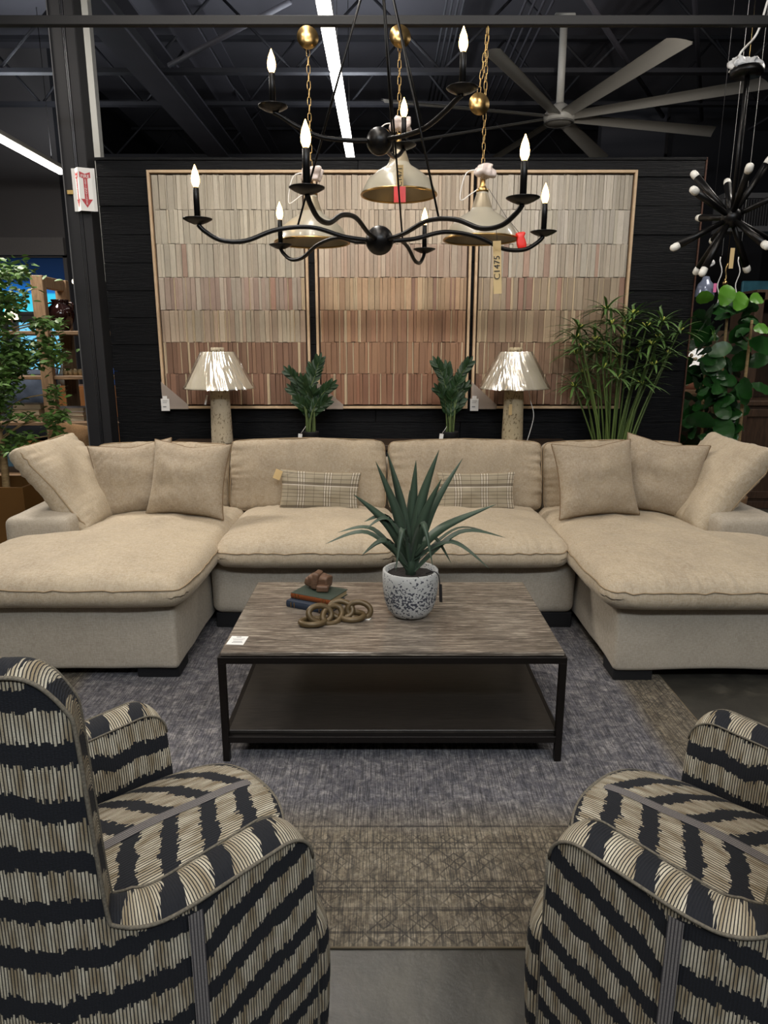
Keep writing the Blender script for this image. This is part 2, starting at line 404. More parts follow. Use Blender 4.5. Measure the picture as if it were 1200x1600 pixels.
def potm():
    t = NT('pitted_white_concrete', 0.85); v = t.coord('Object'); g = t.noise(v, 8, 4, 0.6)
    p1 = t.noise(v, 110, 2, 0.5); hz = t.sep(v)[2]
    thr = t.math('ADD', t.math('MULTIPLY', t.math('ABSOLUTE', t.math('SUBTRACT', hz, 0.085)), 1.7), t.math('MULTIPLY', g, 0.25))
    m = t.math('GREATER_THAN', p1, t.math('ADD', 0.36, thr), clamp=True)
    t.col(t.mix(m, t.mix(g, lin(150, 150, 146), lin(206, 206, 204)), lin(62, 64, 74))); t.bump(t.math('SUBTRACT', g, m), 0.6, 0.004); return t.m
M_POT = potm()
def leafm(name, c1, c2, rough=0.4, sc=6):
    t = NT(name, rough); oi = t.n('ObjectInfo'); v = t.coord('Object'); g = t.noise(v, sc, 4)
    c = t.mix(g, lin(*c1), lin(*c2)); t.col(t.mix(t.math('MULTIPLY', oi.outputs['Random'], 0.45), c, t.mix(0.5, c, lin(c1[0] // 2, c1[1] // 2, c1[2] // 2))))
    t.b.inputs['Sheen Weight'].default_value = 0.05; return t.m
M_AGAVE = leafm('blue_green_agave', (40, 56, 42), (72, 92, 72), 0.5, 4)
M_ZZ = leafm('glossy_dark_green', (14, 40, 12), (30, 66, 22), 0.5, 12)
M_ZZSTEM = plain('zz_stem_green', (88, 104, 60), 0.5)
M_PAP = leafm('papyrus_green', (54, 88, 36), (98, 132, 62), 0.5)
M_PAPSTEM = plain('papyrus_stem', (84, 104, 50), 0.5)
M_PAPFLOW = plain('papyrus_flower', (196, 200, 90), 0.6)
M_FIG = leafm('fig_leaf_green', (14, 48, 16), (32, 84, 24), 0.35, 10)
M_FIGL = leafm('young_fig_leaf', (66, 122, 28), (98, 152, 44), 0.35, 10)
M_BARK = wood('pale_bark', (122, 98, 62), (168, 142, 100), 0.8, (1, 1, 3), 20, 0.6)
M_SMALLLEAF = leafm('small_tree_leaf', (50, 84, 32), (100, 136, 58), 0.45, 3)
def rugm():
    t = NT('distressed_rug', 0.95); v = t.coord('Object'); x, y, z = t.sep(v)
    ax = t.math('MULTIPLY', t.math('SUBTRACT', 1.45, t.math('ABSOLUTE', x)), 2.4); ay = t.math('SUBTRACT', 1.83, t.math('ABSOLUTE', y)); d = t.math('MINIMUM', ax, ay)
    thr = t.noise(t.coord('Object', (230, 8, 1)), 1, 3, 0.75); thr2 = t.noise(t.coord('Object', (10, 150, 1)), 1, 3, 0.6)
    wear = t.noise(v, 3.2, 6, 0.65); cloud = t.noise(v, 22, 8, 0.8, 0.5)
    fieldc = t.ramp(cloud, [(0.36, lin(76, 76, 84)), (0.5, lin(116, 113, 117)), (0.64, lin(164, 159, 156))])
    tan = t.ramp(cloud, [(0.36, lin(92, 82, 68)), (0.5, lin(128, 117, 98)), (0.64, lin(158, 147, 128))])
    inb = t.math('LESS_THAN', t.math('ADD', d, t.math('MULTIPLY', t.math('SUBTRACT', wear, 0.5), 0.16)), 0.52)
    edge = t.ramp(t.math('ADD', d, t.math('MULTIPLY', t.math('SUBTRACT', wear, 0.5), 0.2)), [(0.42, (1, 1, 1, 1)), (0.60, (0, 0, 0, 1))])
    c = t.mix(edge, fieldc, tan)
    # border lines and motifs
    lines = None
    for pos, wd in ((0.045, 0.004), (0.12, 0.005), (0.128, 0.002), (0.185, 0.005), (0.20, 0.003), (0.225, 0.003), (0.36, 0.003), (0.385, 0.003), (0.46, 0.004)):
        q = t.math('LESS_THAN', t.math('ABSOLUTE', t.math('SUBTRACT', d, pos)), wd); lines = q if lines is None else t.math('MAXIMUM', lines, q)
    cx = t.math('FRACT', t.math('MULTIPLY', x, 9.5)); cy = t.math('FRACT', t.math('MULTIPLY', y, 9.5))
    mx = t.math('ABSOLUTE', t.math('SUBTRACT', t.math('ADD', cx, t.math('MULTIPLY', t.math('SUBTRACT', t.noise(v, 9, 3), 0.5), 0.5)), 0.5)); my = t.math('ABSOLUTE', t.math('SUBTRACT', cy, 0.5))
    dia = t.math('LESS_THAN', t.math('ABSOLUTE', t.math('SUBTRACT', t.math('ADD', mx, my), 0.34)), 0.035)
    cr = t.math('LESS_THAN', t.math('ABSOLUTE', t.math('SUBTRACT', mx, my)), 0.03)
    mot = t.math('MAXIMUM', dia, cr); small = t.math('GREATER_THAN', t.noise(t.comb(t.math('FLOOR', t.math('MULTIPLY', x, 70.0)), t.math('FLOOR', t.math('MULTIPLY', y, 70.0)), 0.0), 0.91, 0), 0.56)
    zone = t.math('MULTIPLY', t.math('LESS_THAN', d, 0.42), t.math('GREATER_THAN', cloud, 0.40))
    dk = t.math('MULTIPLY', t.math('MAXIMUM', lines, t.math('MULTIPLY', t.math('MAXIMUM', mot, t.math('MULTIPLY', small, 0.6)), zone)), t.ramp(wear, [(0.3, (0.2, 0.2, 0.2, 1)), (0.6, (0.85, 0.85, 0.85, 1))]))
    fld = t.math('MULTIPLY', t.math('GREATER_THAN', t.noise(v, 60, 3, 0.7), 0.57), 0.45)
    c = t.mix(t.math('MAXIMUM', dk, fld), c, t.mix(0.72, c, lin(28, 26, 28)))
    c = t.mix(t.ramp(thr, [(0.42, (1, 1, 1, 1)), (0.56, (0, 0, 0, 1))]), c, t.mix(0.66, c, (0.012, 0.012, 0.014, 1)))
    c = t.mix(t.ramp(thr2, [(0.4, (0.4, 0.4, 0.4, 1)), (0.6, (0, 0, 0, 1))]), c, t.mix(0.4, c, (0.03, 0.03, 0.03, 1)))
    c = t.mix(t.math('MULTIPLY', t.math('MULTIPLY', lines, 0.55), t.ramp(cloud, [(0.38, (1, 1, 1, 1)), (0.6, (0.25, 0.25, 0.25, 1))])), c, lin(34, 31, 30)); c = t.mix(t.math('MULTIPLY', t.math('MULTIPLY', mot, t.math('MULTIPLY', zone, t.math('GREATER_THAN', t.noise(v, 7, 2), 0.5))), 0.3), c, lin(38, 35, 32))
    t.col(c); t.bump(t.math('ADD', thr, thr2), 0.35, 0.003); return t.m
M_RUG = rugm()
def floorm():
    t = NT('polished_concrete', 0.25); v = t.coord('Object'); g = t.noise(v, 3.4, 7, 0.7, 0.6); g2 = t.noise(v, 45, 5, 0.7)
    g3 = t.noise(t.coord('Object', (1, 1, 1)), 9, 8, 0.75, 1.5)
    c = t.ramp(g, [(0.3, lin(38, 37, 34)), (0.5, lin(58, 56, 50)), (0.7, lin(92, 88, 78))])
    t.col(t.mix(t.math('MULTIPLY', g2, 0.35), c, lin(34, 33, 32)))
    rr = t.math('ADD', 0.08, t.math('ADD', t.math('MULTIPLY', g, 0.25), t.math('MULTIPLY', g3, 0.3))); t.l(rr, t.b.inputs['Roughness']); t.b.inputs['Specular IOR Level'].default_value = 0.8
    t.bump(t.math('ADD', g2, g3), 0.25, 0.003); return t.m
M_FLOOR = floorm()
M_DECK = plain('roof_deck', (84, 82, 88), 0.8, 0, 0.3, 1.2)
M_DKWALL = plain('dark_far_wall', (30, 30, 35), 0.8, 0, 0.25, 1)
M_GREYWALL = plain('grey_far_wall', (52, 52, 58), 0.8, 0, 0.2, 1)

# =================================================================== SETTING
def struct(name, vf, mat, parent=None, smooth=False):
    o = mk(name, vf, mat, parent, smooth)
    if parent is None: o['kind'] = 'structure'
    return o
def sroot(name, loc=(0, 0, 0)):
    o = bpy.data.objects.new(name, None); COL.objects.link(o); o.location = loc; o['kind'] = 'structure'; return o
struct('floor', box(-12, -6, -0.1, 14, 22, 0), M_FLOOR)
struct('ceiling', box(-12, -6, 6.0, 14, 22, 6.1), M_DECK)
struct('wall_left', box(-12.1, -6, 0, -12, 22, 6), M_DKWALL)
struct('wall_right', box(14, -6, 0, 14.1, 22, 6), M_DKWALL)
struct('wall_behind', box(-12, -6.1, 0, 14, -6, 6), M_GREYWALL)
struct('wall_far', box(-5.2, 21.9, 0, 14, 22, 6), M_DKWALL)

# black plank partition wall
wb = sroot('wall_back')
mk('backing_panel', box(-2.0, 5.30, 0, 2.24, 5.38, 2.78), M_BLKMAT, wb, False)
z = 0.0; row = 0
rw = random.Random(3)
while z < 2.76:
    hgt = min(0.19, 2.78 - z); xs = [-2.02]
    while xs[-1] < 2.2:
        q = xs[-1] + rw.uniform(1.1, 2.3)
        xs.append(2.25 if q > 1.9 else q)
    for a, b_ in zip(xs, xs[1:]):
        d = rw.uniform(0, 0.004)
        mk('plank', box(a + 0.0008, 5.268 - d, z + 0.0005, b_ - 0.0008, 5.30, z + hgt - 0.0005, 0.0025), M_BLK, wb, False)
    z += hgt + 0.001; row += 1
mk('cap_rail', box(-2.03, 5.262, 2.781, 2.26, 5.38, 2.80, 0.003), M_BLK, wb, False)
mk('end_trim', box(2.252, 5.262, 0, 2.262, 5.38, 2.80, 0.002), wood('reddish_edge_strip', (70, 44, 34), (96, 64, 48)), wb, False)

# steel column left of the partition and pale pilaster behind it
tc = sroot('trim_1', (-2.09, 5.16, 0))
mk('flange_plate', box(-0.082, -0.08, 0, 0.0, -0.06, 6, 0.003), M_STEEL, tc, False)
mk('flange_plate', box(0.022, -0.075, 0, 0.082, -0.055, 6, 0.003), M_STEEL, tc, False)
mk('column_core', box(-0.08, -0.058, 0, 0.08, 0.08, 6, 0.003), M_BLKMAT, tc, False)
for dx in (0.004, 0.014): mk('conduit_edge', tube([(dx, -0.072, 0), (dx, -0.072, 6)], 0.0035, 6), plain('pale_conduit_steel', (92, 92, 96), 0.3, 0.4), tc)  # thin raceway strips in a paler steel
mk('corner_bead', box(-0.085, -0.084, 0, -0.079, -0.076, 6), plain('bead_steel', (110, 110, 112), 0.35, 0.3), tc, False)
struct('trim_2', box(-2.22, 5.55, 2.0, -2.085, 5.62, 6), plain('pale_grey_pilaster', (150, 150, 146), 0.7, 0, 0.06, 2))

# display pipe that the pendants hang from
o = mk('ceiling_pipe_rail', join(box(-6, 3.985, 3.10, 6, 4.02, 3.145, 0.004)), M_BLKMAT, None, False); tag(o, 'long black rail across the top that the brass chains hang from', 'rail')

# roof structure: girders along Y and open web joists along X
def beam_y(X, z, wdt, h, y0=-2, y1=21.8, mat=None):
    g = sroot('roof_girder', (X, 0, z))
    mk('top_flange', box(-wdt / 2, y0, h - 0.03, wdt / 2, y1, h), mat or M_ROOFST, g, False)
    mk('bottom_flange', box(-wdt / 2, y0, 0, wdt / 2, y1, 0.03), mat or M_ROOFST, g, False)
    mk('web_plate', box(-0.02, y0, 0.03, 0.02, y1, h - 0.03), M_STEEL, g, False)
for X, z in ((-2.75, 4.6), (-2.35, 5.15), (-6.2, 4.7), (6.0, 4.9)): beam_y(X, z, 0.34, 0.35)
def joist(Y, z, h, x0=-11.9, x1=13.9, step=1.1, th=0.05):
    g = sroot('roof_joist', (0, Y, z))
    mk('bottom_chord', box(x0, -0.05, 0, x1, 0.05, th), M_JOIST, g, False)
    mk('top_chord', box(x0, -0.05, h, x1, 0.05, h + th), M_JOIST, g, False)
    x = max(x0, -6.5); up = True; r = 0.018 if th < 0.07 else 0.03
    proto = tube([(-step / 2, 0, 0), (step / 2, 0, h)], r, 5)
    me = None
    while x < min(x1, 9.5):
        if me is None: o = mk('web_brace', proto, M_JOIST, g); me = o.data
        else: o = inst('web_brace', me, g)
        o.location = (x + step / 2, 0, th / 2 if up else th / 2)
        if not up: o.scale = (-1, 1, 1)
        x += step; up = not up
for i, Y in enumerate((4.6, 6.2, 7.8, 9.4, 11.2, 13.2, 15.4, 18.0)):
    joist(Y, 4.75 if i % 2 else 4.95, 0.85, step=0.75 + 0.15 * (i % 2))
for (a, b_) in (((-2.3, 8.3, 4.45), (-0.9, 7.6, 4.75)), ((1.2, 6.4, 4.8), (4.2, 11.5, 4.9)), ((2.2, 6.0, 5.0), (5.0, 12.0, 5.0))):
    o = mk('roof_tie_bar', tube([a, b_], 0.03, 6), M_ROOFST); o['kind'] = 'structure'
cb = sroot('conduit_bundle')
for k in range(4): mk('conduit', tube([(0.75 + 0.07 * k, 4.5, 5.55), (0.75 + 0.07 * k, 13, 5.55)], 0.016, 6), plain('conduit_grey', (80, 80, 84), 0.5), cb)
cb = sroot('conduit_bundle')
for k in range(4): mk('conduit', tube([(1.55 + 0.1 * k, 4.5, 5.2), (1.55 + 0.1 * k, 13, 5.2)], 0.016, 6), M_ROOFST, cb)

# tube light fixtures
def strip_light(X, y0, y1, z, label):
    t = thing('strip_light', (X, (y0 + y1) / 2, z), label, 'ceiling light', None); L = (y1 - y0) / 2
    mk('housing', box(-0.05, -L, 0.03, 0.05, L, 0.09, 0.005), M_FANW, t, False)
    mk('diffuser', rbox(0.055, L - 0.02, 0.025, 0.02, (2, 2, 1), 3), M_TUBE, t)
    for yy in (-L * 0.8, L * 0.8): mk('hanger_wire', tube([(0, yy, 0.09), (0, yy, 5.99 - z)], 0.004, 5), M_IRON, t)
strip_light(-0.45, 7.2, 10.15, 4.0, 'bright white strip light above the middle art panel, long centre one')
strip_light(-0.45, 5.8, 7.14, 4.0, 'short bright strip light at the top edge of the photo, above the centre one')
strip_light(-0.45, 2.0, 5.2, 4.0, 'white strip light over the seating area, directly above the iron chandelier')
strip_light(-4.7, 7.6, 11.0, 4.0, 'bright white strip light at upper left, left of the steel column')
strip_light(8.62, 16.7, 21.5, 4.0, 'bright strip light at right, seen behind the starburst chandelier')

# far walls and windows on the left
fw = sroot('wall_far_left')
M_WINWALL = plain('window_wall_grey', (88, 84, 84), 0.8, 0, 0.1, 2)
for b_ in ((-12, 0, -5.2, 1.05), (-12, 1.95, -5.2, 2.08), (-12, 2.98, -5.2, 6)): mk('wall_panel', box(b_[0], 12.0, b_[1], b_[2], 12.15, b_[3]), M_WINWALL, fw, False)
mk('header_beam', box(-12, 11.9, 2.98, -5.2, 12.0, 3.25), plain('header_grey', (104, 100, 98), 0.7), fw, False)
def window(n, x0, x1, z0, z1, mat):
    g = sroot('window_%d' % n, ((x0 + x1) / 2, 12.05, (z0 + z1) / 2)); hx = (x1 - x0) / 2; hz = (z1 - z0) / 2
    mk('window_frame', join(box(-hx, -0.08, -hz, -hx + 0.06, 0.05, hz), box(hx - 0.06, -0.08, -hz, hx, 0.05, hz), box(-hx, -0.08, -hz, hx, 0.05, -hz + 0.05), box(-hx, -0.08, hz - 0.05, hx, 0.05, hz)), M_WINWALL, g, False)
    mk('pane', box(-hx + 0.06, -0.01, -hz + 0.05, hx - 0.06, 0.0, hz - 0.05), mat, g, False)
def skypane():
    t = NT('blue_tinted_window', 0.1); z_ = t.sep(t.coord('Object'))[2]
    c = t.ramp(t.math('ADD', t.math('MULTIPLY', z_, 1.2), 0.5), [(0.02, lin(70, 215, 235)), (0.32, lin(60, 200, 238)), (0.36, lin(30, 110, 190)), (0.52, lin(24, 84, 150)), (0.6, lin(8, 30, 62)), (0.98, lin(6, 24, 50))])
    t.b.inputs['Base Color'].default_value = (0.02, 0.03, 0.05, 1); t.l(c, t.b.inputs['Emission Color']); t.b.inputs['Emission Strength'].default_value = 1.1; return t.m
M_SKYP = skypane(); M_SKYP2 = glow('pale_daylight_pane', (110, 190, 225), 1.1); 
window(1, -7.6, -6.55, 2.05, 3.0, M_SKYP); window(2, -6.45, -5.2, 2.05, 3.0, M_SKYP)
window(3, -7.6, -6.35, 1.0, 1.98, M_SKYP2); window(4, -6.2, -5.2, 1.0, 1.98, M_SKYP2)
struct('wall_side_left', box(-5.2, 12.0, 0, -5.1, 22, 6), M_DKWALL)
# grey wall blocks behind right
struct('wall_mid_right', box(3.4, 13.5, 0, 13.9, 13.65, 2.75), M_DKWALL)
struct('trim_3', box(3.55, 12.4, 0, 4.6, 12.6, 5.3), M_GREYWALL)
struct('trim_4', box(4.65, 12.2, 0, 6.3, 12.4, 5.3), M_DKWALL)
v = thing('wall_vent', (4.35, 8.6, 3.05), 'grey slotted air unit high behind the starburst chandelier', 'vent')
mk('housing', join(box(-0.42, 0, -0.22, 0.42, 0.25, -0.16, 0.004), box(-0.42, 0, 0.14, 0.42, 0.25, 0.2, 0.004), box(-0.42, 0.03, -0.16, 0.42, 0.25, 0.14)), plain('vent_grey', (84, 84, 86), 0.5), v, False)
fm = None
for k in range(26):
    if fm is None: o_ = mk('fin', box(-0.006, 0, -0.15, 0.006, 0.03, 0.13), M_STEEL, v, False); fm = o_.data
    else: o_ = inst('fin', fm, v)
    o_.location = (-0.39 + k * 0.0312, 0, 0)

# =================================================================== RUG
rug = mk('area_rug', rbox(1.45, 1.83, 0.0025, 0.002, (2, 2, 1), 2), M_RUG)
rug.location = (-0.155, 3.30, 0.0028); tag(rug, 'distressed grey and tan area rug under the coffee table', 'rug')
bd = mk('binding_edge', tube([(-1.45, -1.83, 0), (1.45, -1.83, 0), (1.45, 1.83, 0), (-1.45, 1.83, 0)], 0.004, 6, True), plain('rug_binding', (104, 92, 72), 0.9), rug)

# =================================================================== ART PANELS
vr = random.Random(5)
slat_meshes = []
for k in range(6):
    bm = bmesh.new(); bmesh.ops.create_cube(bm, size=1)
    bmesh.ops.bevel(bm, geom=[e for e in bm.edges if abs(e.verts[0].co.y + 0.5) < 1e-4 and abs(e.verts[1].co.y + 0.5) < 1e-4], offset=0.06, segments=1, affect='EDGES')
    for v_ in bm.verts: v_.co += Vector((vr.uniform(-0.05, 0.05), 0 if v_.co.y > 0 else vr.uniform(-0.12, 0.1), vr.uniform(-0.008, 0.008)))
    me = bpy.data.meshes.new('slat'); bm.to_mesh(me); bm.free(); me.materials.append(M_SLAT); slat_meshes.append(me)
PAL = [
 [((207, 196, 178), (194, 182, 162)), ((205, 195, 176), (194, 182, 162)), ((203, 193, 174), (194, 180, 161)), ((191, 178, 161), (172, 146, 132)), ((184, 159, 137), (197, 184, 161)), ((151, 117, 93), (132, 98, 79)), ((146, 109, 88), (126, 93, 75))],
 [((207, 192, 172), (195, 176, 155)), ((207, 192, 172), (195, 176, 155)), ((205, 188, 168), (190, 164, 145)), ((186, 150, 120), (197, 171, 139)), ((180, 141, 109), (154, 115, 91)), ((167, 128, 98), (151, 112, 86)), ((161, 119, 93), (149, 105, 82))],
 [((207, 197, 182), (195, 184, 166)), ((207, 197, 184), (195, 186, 168)), ((203, 194, 178), (188, 172, 153)), ((178, 161, 139), (159, 139, 117)), ((174, 152, 124), (156, 128, 104)), ((156, 126, 100), (140, 110, 88)), ((149, 114, 91), (132, 98, 79))]]
PX = [(-1.652, -0.543, 'left'), (-0.495, 0.625, 'middle'), (0.652, 1.765, 'right')]
LAB = {'left': 'leftmost wood slat art panel, grey slats fading to dull brown, behind the left lamp', 'middle': 'middle wood slat art panel, reddest of the three, between the two lamps', 'right': 'rightmost wood slat art panel, partly behind the tall papyrus plant'}
for pi, (x0, x1, side) in enumerate(PX):
    z0, z1 = 1.062, 2.708
    p = thing('art_panel', ((x0 + x1) / 2, 5.25, z0), LAB[side], 'wall art', 'wood slat art panels'); hx = (x1 - x0) / 2; H = z1 - z0; f = 0.018
    for b_ in ((-hx, 0, -hx + f, H), (hx - f, 0, hx, H), (-hx + f, 0, hx - f, f), (-hx + f, H - f, hx - f, H)):
        mk('frame_rail', box(b_[0], -0.035, b_[1], b_[2], 0.012, b_[3], 0.002), M_FRAME, p, False)
    mk('backing_board', box(-hx + f, -0.002, f, hx - f, 0.01, H - f), plain('brown_backing', (70, 54, 42), 0.8), p, False)
    rr = random.Random(20 + pi); g = 0.012; rh = (H - 2 * f - 2 * g) / 7
    for r_ in range(7):
        ws = []; 
        for k in range(42):
            q = rr.random(); ws.append(rr.uniform(0.25, 0.45) if q < 0.28 else rr.uniform(0.7, 1.1) if q < 0.6 else rr.uniform(1.2, 1.9))
        tot = sum(ws); W = 2 * (hx - f - g); x = -hx + f + g
        zt = H - f - g - r_ * rh
        for w_ in ws:
            wd = w_ / tot * W
            o_ = inst('slat', rr.choice(slat_meshes), p, (x + wd / 2, -0.012 - rr.uniform(0, 0.006), zt - rh / 2 + rr.uniform(-0.002, 0.002)), (0, rr.uniform(-0.004, 0.004), 0), (wd * 0.925, 0.02, rh * 0.988))
            c1, c2 = PAL[pi][r_]; t_ = rr.random()
            if wd < 0.012 and r_ > 2: c = (206, 184, 152)
            else: c = [a * (1 - t_) + b2 * t_ for a, b2 in zip(c1, c2)]
            if r_ == 3 and rr.random() < 0.12: c = (168, 132, 114)
            if r_ == 2 and rr.random() < 0.05: c = (184, 154, 136)
            k_ = rr.uniform(0.88, 1.04); o_.color = lin(*[min(255, q * k_) for q in c])
            x += wd
    mk('corner_guard', ([(-hx - 0.002, -0.04, -0.002), (-hx + 0.19, -0.04, -0.002), (-hx + 0.19, -0.04, 0.03), (-hx - 0.002, -0.04, 0.2), (-hx - 0.002, -0.043, -0.002), (-hx + 0.19, -0.043, -0.002), (-hx + 0.19, -0.043, 0.03), (-hx - 0.002, -0.043, 0.2)], [(0, 1, 2, 3), (7, 6, 5, 4), (0, 4, 5, 1), (1, 5, 6, 2), (2, 6, 7, 3), (3, 7, 4, 0)]), M_CORNER, p, False)
    tg = mk('price_tag', join(box(-hx - 0.01, -0.05, -0.015, -hx + 0.052, -0.047, 0.075), box(-hx + 0.005, -0.05, 0.075, -hx + 0.037, -0.047, 0.095)), M_WHITE, p, False)
    for k, zz in enumerate((0.058, 0.045, 0.012)): mk('print_line', box(-hx + 0.004, -0.0515, zz, -hx + 0.04 - 0.006 * k, -0.0502, zz + (0.007 if k == 2 else 0.003)), M_GREYINK, tg, False)

# =================================================================== CONSOLE, LAMPS, PLANTS BEHIND THE SOFA
c = thing('console_table', (0.0, 5.01, 0), 'dark console table behind the sofa that carries the lamps', 'table')
mk('tabletop', box(-1.55, -0.17, 0.80, 1.35, 0.2, 0.838, 0.004), wood('dark_brown_console', (40, 30, 22), (72, 56, 42), 0.4, (1, 9, 9)), c, False)
for xx in (-1.5, 1.26):
    for yy in (-0.14, 0.13): mk('leg', box(xx, yy, 0, xx + 0.05, yy + 0.04, 0.80, 0.003), M_BLKMAT, c, False)
mk('apron', box(-1.5, -0.15, 0.72, 1.31, -0.13, 0.80), M_BLKMAT, c, False)
def lamp(X, mat, label, k):
    t = thing('table_lamp', (X, 4.955, 0.838), label, 'table lamp', 'stone table lamps behind the sofa')
    mk('lamp_base', lathe([(0.0001, 0), (0.073, 0), (0.076, 0.01), (0.071, 0.2), (0.066, 0.4), (0.06, 0.41), (0.0001, 0.41)], 36), mat, t)
    rr = random.Random(k); prof = [(0.238, 0.388), (0.24, 0.392), (0.228, 0.40), (0.105, 0.635), (0.10, 0.64), (0.095, 0.635), (0.222, 0.40), (0.232, 0.388)]
    pl = lathe(prof, 90, False); F = pl[1] + [(7 * 90 + j, 7 * 90 + (j + 1) % 90, (j + 1) % 90, j) for j in range(90)]
    lin_ = NT('linen_shade', 0.7, 0, lin(206, 196, 174)); lin_.b.inputs['Transmission Weight'].default_value = 0.0
    mk('lamp_shade', (pl[0], F), lin_.m, t)
    def wr(u, v_):
        a = 2 * PI * u; zz = 0.386 + 0.256 * v_; rr_ = 0.246 - 0.136 * v_ + 0.006 + 0.006 * noise.noise((math.cos(a) * 7 + zz * 9, math.sin(a) * 7, zz * 7 + k)) + 0.005 * noise.noise((math.cos(a) * 22 + zz * 14, math.sin(a) * 22, zz * 8))
        return (rr_ * math.cos(a), rr_ * math.sin(a), zz)
    wp = NT('crinkled_clear_wrap', 0.1, 0, (0.95, 0.95, 0.95, 1)); gl = wp.n('BsdfGlossy'); gl.inputs['Roughness'].default_value = 0.16; tr = wp.n('BsdfTransparent'); mx = wp.n('MixShader'); mx.inputs[0].default_value = 0.36
    wp.l(tr.outputs[0], mx.inputs[1]); wp.l(gl.outputs[0], mx.inputs[2]); wp.l(mx.outputs[0], wp.t.nodes['Material Output'].inputs[0])
    mk('plastic_wrap', grid(260, 26, wr), wp.m, t)
    mk('finial_cap', lathe([(0.0001, 0.635), (0.045, 0.635), (0.046, 0.667), (0.04, 0.67), (0.0001, 0.67)], 28), mat, t)
    if k == 1: mk('hanging_tag', xf(box(-0.006, -0.002, -0.035, 0.006, 0.0, 0.035), (-0.092, -0.03, 0.31), (0, 0.25, 0)), M_WHITE, t, False)
    else:
        mk('tag_string', tube([(0.01, -0.085, 0.40), (-0.03, -0.09, 0.30), (-0.035, -0.09, 0.285)], 0.0015, 5), M_BURL, t)
        tg = mk('hanging_tag', box(-0.048, -0.094, 0.21, -0.026, -0.091, 0.285, 0.001), M_BUFF, t, False)
        mk('power_cord', tube(smooth_pts([(0.10, 0, 0.39), (0.12, 0.0, 0.3), (0.145, -0.01, 0.19), (0.105, -0.02, 0.02), (0.10, 0.0, 0.003)]), 0.003, 6), M_WHITE, t)
lamp(-1.162, M_TRAV, 'plastic wrapped stone lamp behind the left end of the sofa', 1)
lamp(0.92, M_TRAV2, 'plastic wrapped stone lamp behind the right end of the sofa, with a hanging tag', 2)
def leaflet(L, W, fold=0.25, n=6, droop=0.15):
    V, F = [], []
    for i in range(n + 1):
        t = i / n; w_ = W / 2 * math.sin(PI * min(1, t * 0.92 + 0.04)) ** 0.8 if i < n else 0.0006; w_ = max(w_, 0.0006)
        x = L * t; z_ = -droop * L * t * t
        V += [(x, -w_, z_ + fold * w_), (x, 0, z_), (x, w_, z_ + fold * w_)]
    for i in range(n):
        a = i * 3
        for q in (0, 1): F.append((a + q, a + 3 + q, a + 4 + q, a + 1 + q))
    return V, F
def zz(X, label, seed, stems):
    t = thing('zz_plant', (X, 5.0, 0.838), label, 'potted plant', 'zz plants behind the sofa'); rr = random.Random(seed)
    mk('pot', lathe([(0.0001, 0), (0.05, 0), (0.058, 0.075), (0.058, 0.08), (0.052, 0.08), (0.05, 0.07), (0.0001, 0.068)], 28), M_BLKMAT, t)
    mk('soil', lathe([(0.0001, 0.067), (0.05, 0.068), (0.0001, 0.074)], 20, False), M_SOIL, t)
    lf = leaflet(0.072, 0.024, 0.45, 5, 0.1)
    for (ex, ey, ez) in stems:
        bx, by = rr.uniform(-0.03, 0.03), rr.uniform(-0.03, 0.03)
        P = (lambda ex, ey, ez: smooth_pts([(bx, by, 0.07), (bx + ex * 0.15, by + ey * 0.15, 0.07 + ez * 0.45), (ex * 0.55, ey * 0.55, 0.07 + ez * 0.8), (ex, ey, 0.07 + ez)], 6))(ex * 0.86, ey, ez)
        st = mk('stem', tube(P, [0.007 - 0.005 * i / len(P) for i in range(len(P))], 6), M_ZZSTEM, t)
        parts = []; n = len(P)
        for i in range(int(n * 0.36), n):
            tan = (P[min(i + 1, n - 1)] - P[i - 1]).normalized(); sz = (0.75 + 0.35 * math.sin(PI * (i - n * 0.3) / (n * 0.75)))
            for sd in (-1, 1):
                ax = Vector((tan.z, 0, -tan.x)); ax = (ax + Vector((0, rr.uniform(-0.5, 0.5), 0))).normalized() * sd
                d = (ax * 0.55 + tan * 0.85).normalized(); nrm = Vector((rr.uniform(-0.5, 0.5), -1, 0.3)); nrm = (nrm - d * nrm.dot(d)).normalized(); yy = nrm.cross(d)
                M = Matrix((d, yy, nrm)).transposed().to_4x4(); M.translation = P[i] + Vector((0, rr.uniform(-0.004, 0.004), 0))
                M = M @ Matrix.Diagonal((sz, sz * 1.05, sz, 1))
                parts.append(([tuple(M @ Vector(v)) for v in lf[0]], lf[1]))
        d = (P[-1] - P[-2]).normalized(); nrm = Vector((0, -1, 0)); nrm = (nrm - d * nrm.dot(d)).normalized(); M = Matrix((d, nrm.cross(d), nrm)).transposed().to_4x4(); M.translation = P[-1]
        parts.append(([tuple(M @ Vector(v)) for v in lf[0]], lf[1]))
        mk('leaflets', join(*parts), M_ZZ, st)
    mk('tag_string', tube([(-0.03, -0.05, 0.12), (-0.065, -0.06, 0.07)], 0.0015, 4), M_WHITE, t)
    mk('price_tag', xf(box(-0.014, -0.001, -0.02, 0.014, 0.001, 0.02), (-0.07, -0.065, 0.05), (0, 0.12, 0)), M_WHITE, t, False)
zz(-0.53, 'potted dark green plant between the left lamp and the middle art panel', 4, [(-0.16, 0, 0.42), (0.08, 0, 0.5), (0.02, 0.04, 0.45), (-0.14, 0.02, 0.3), (0.17, -0.02, 0.33), (-0.05, -0.03, 0.36), (0.03, -0.03, 0.28), (0.10, 0.03, 0.28), (-0.09, -0.03, 0.22), (0.13, -0.03, 0.22)])
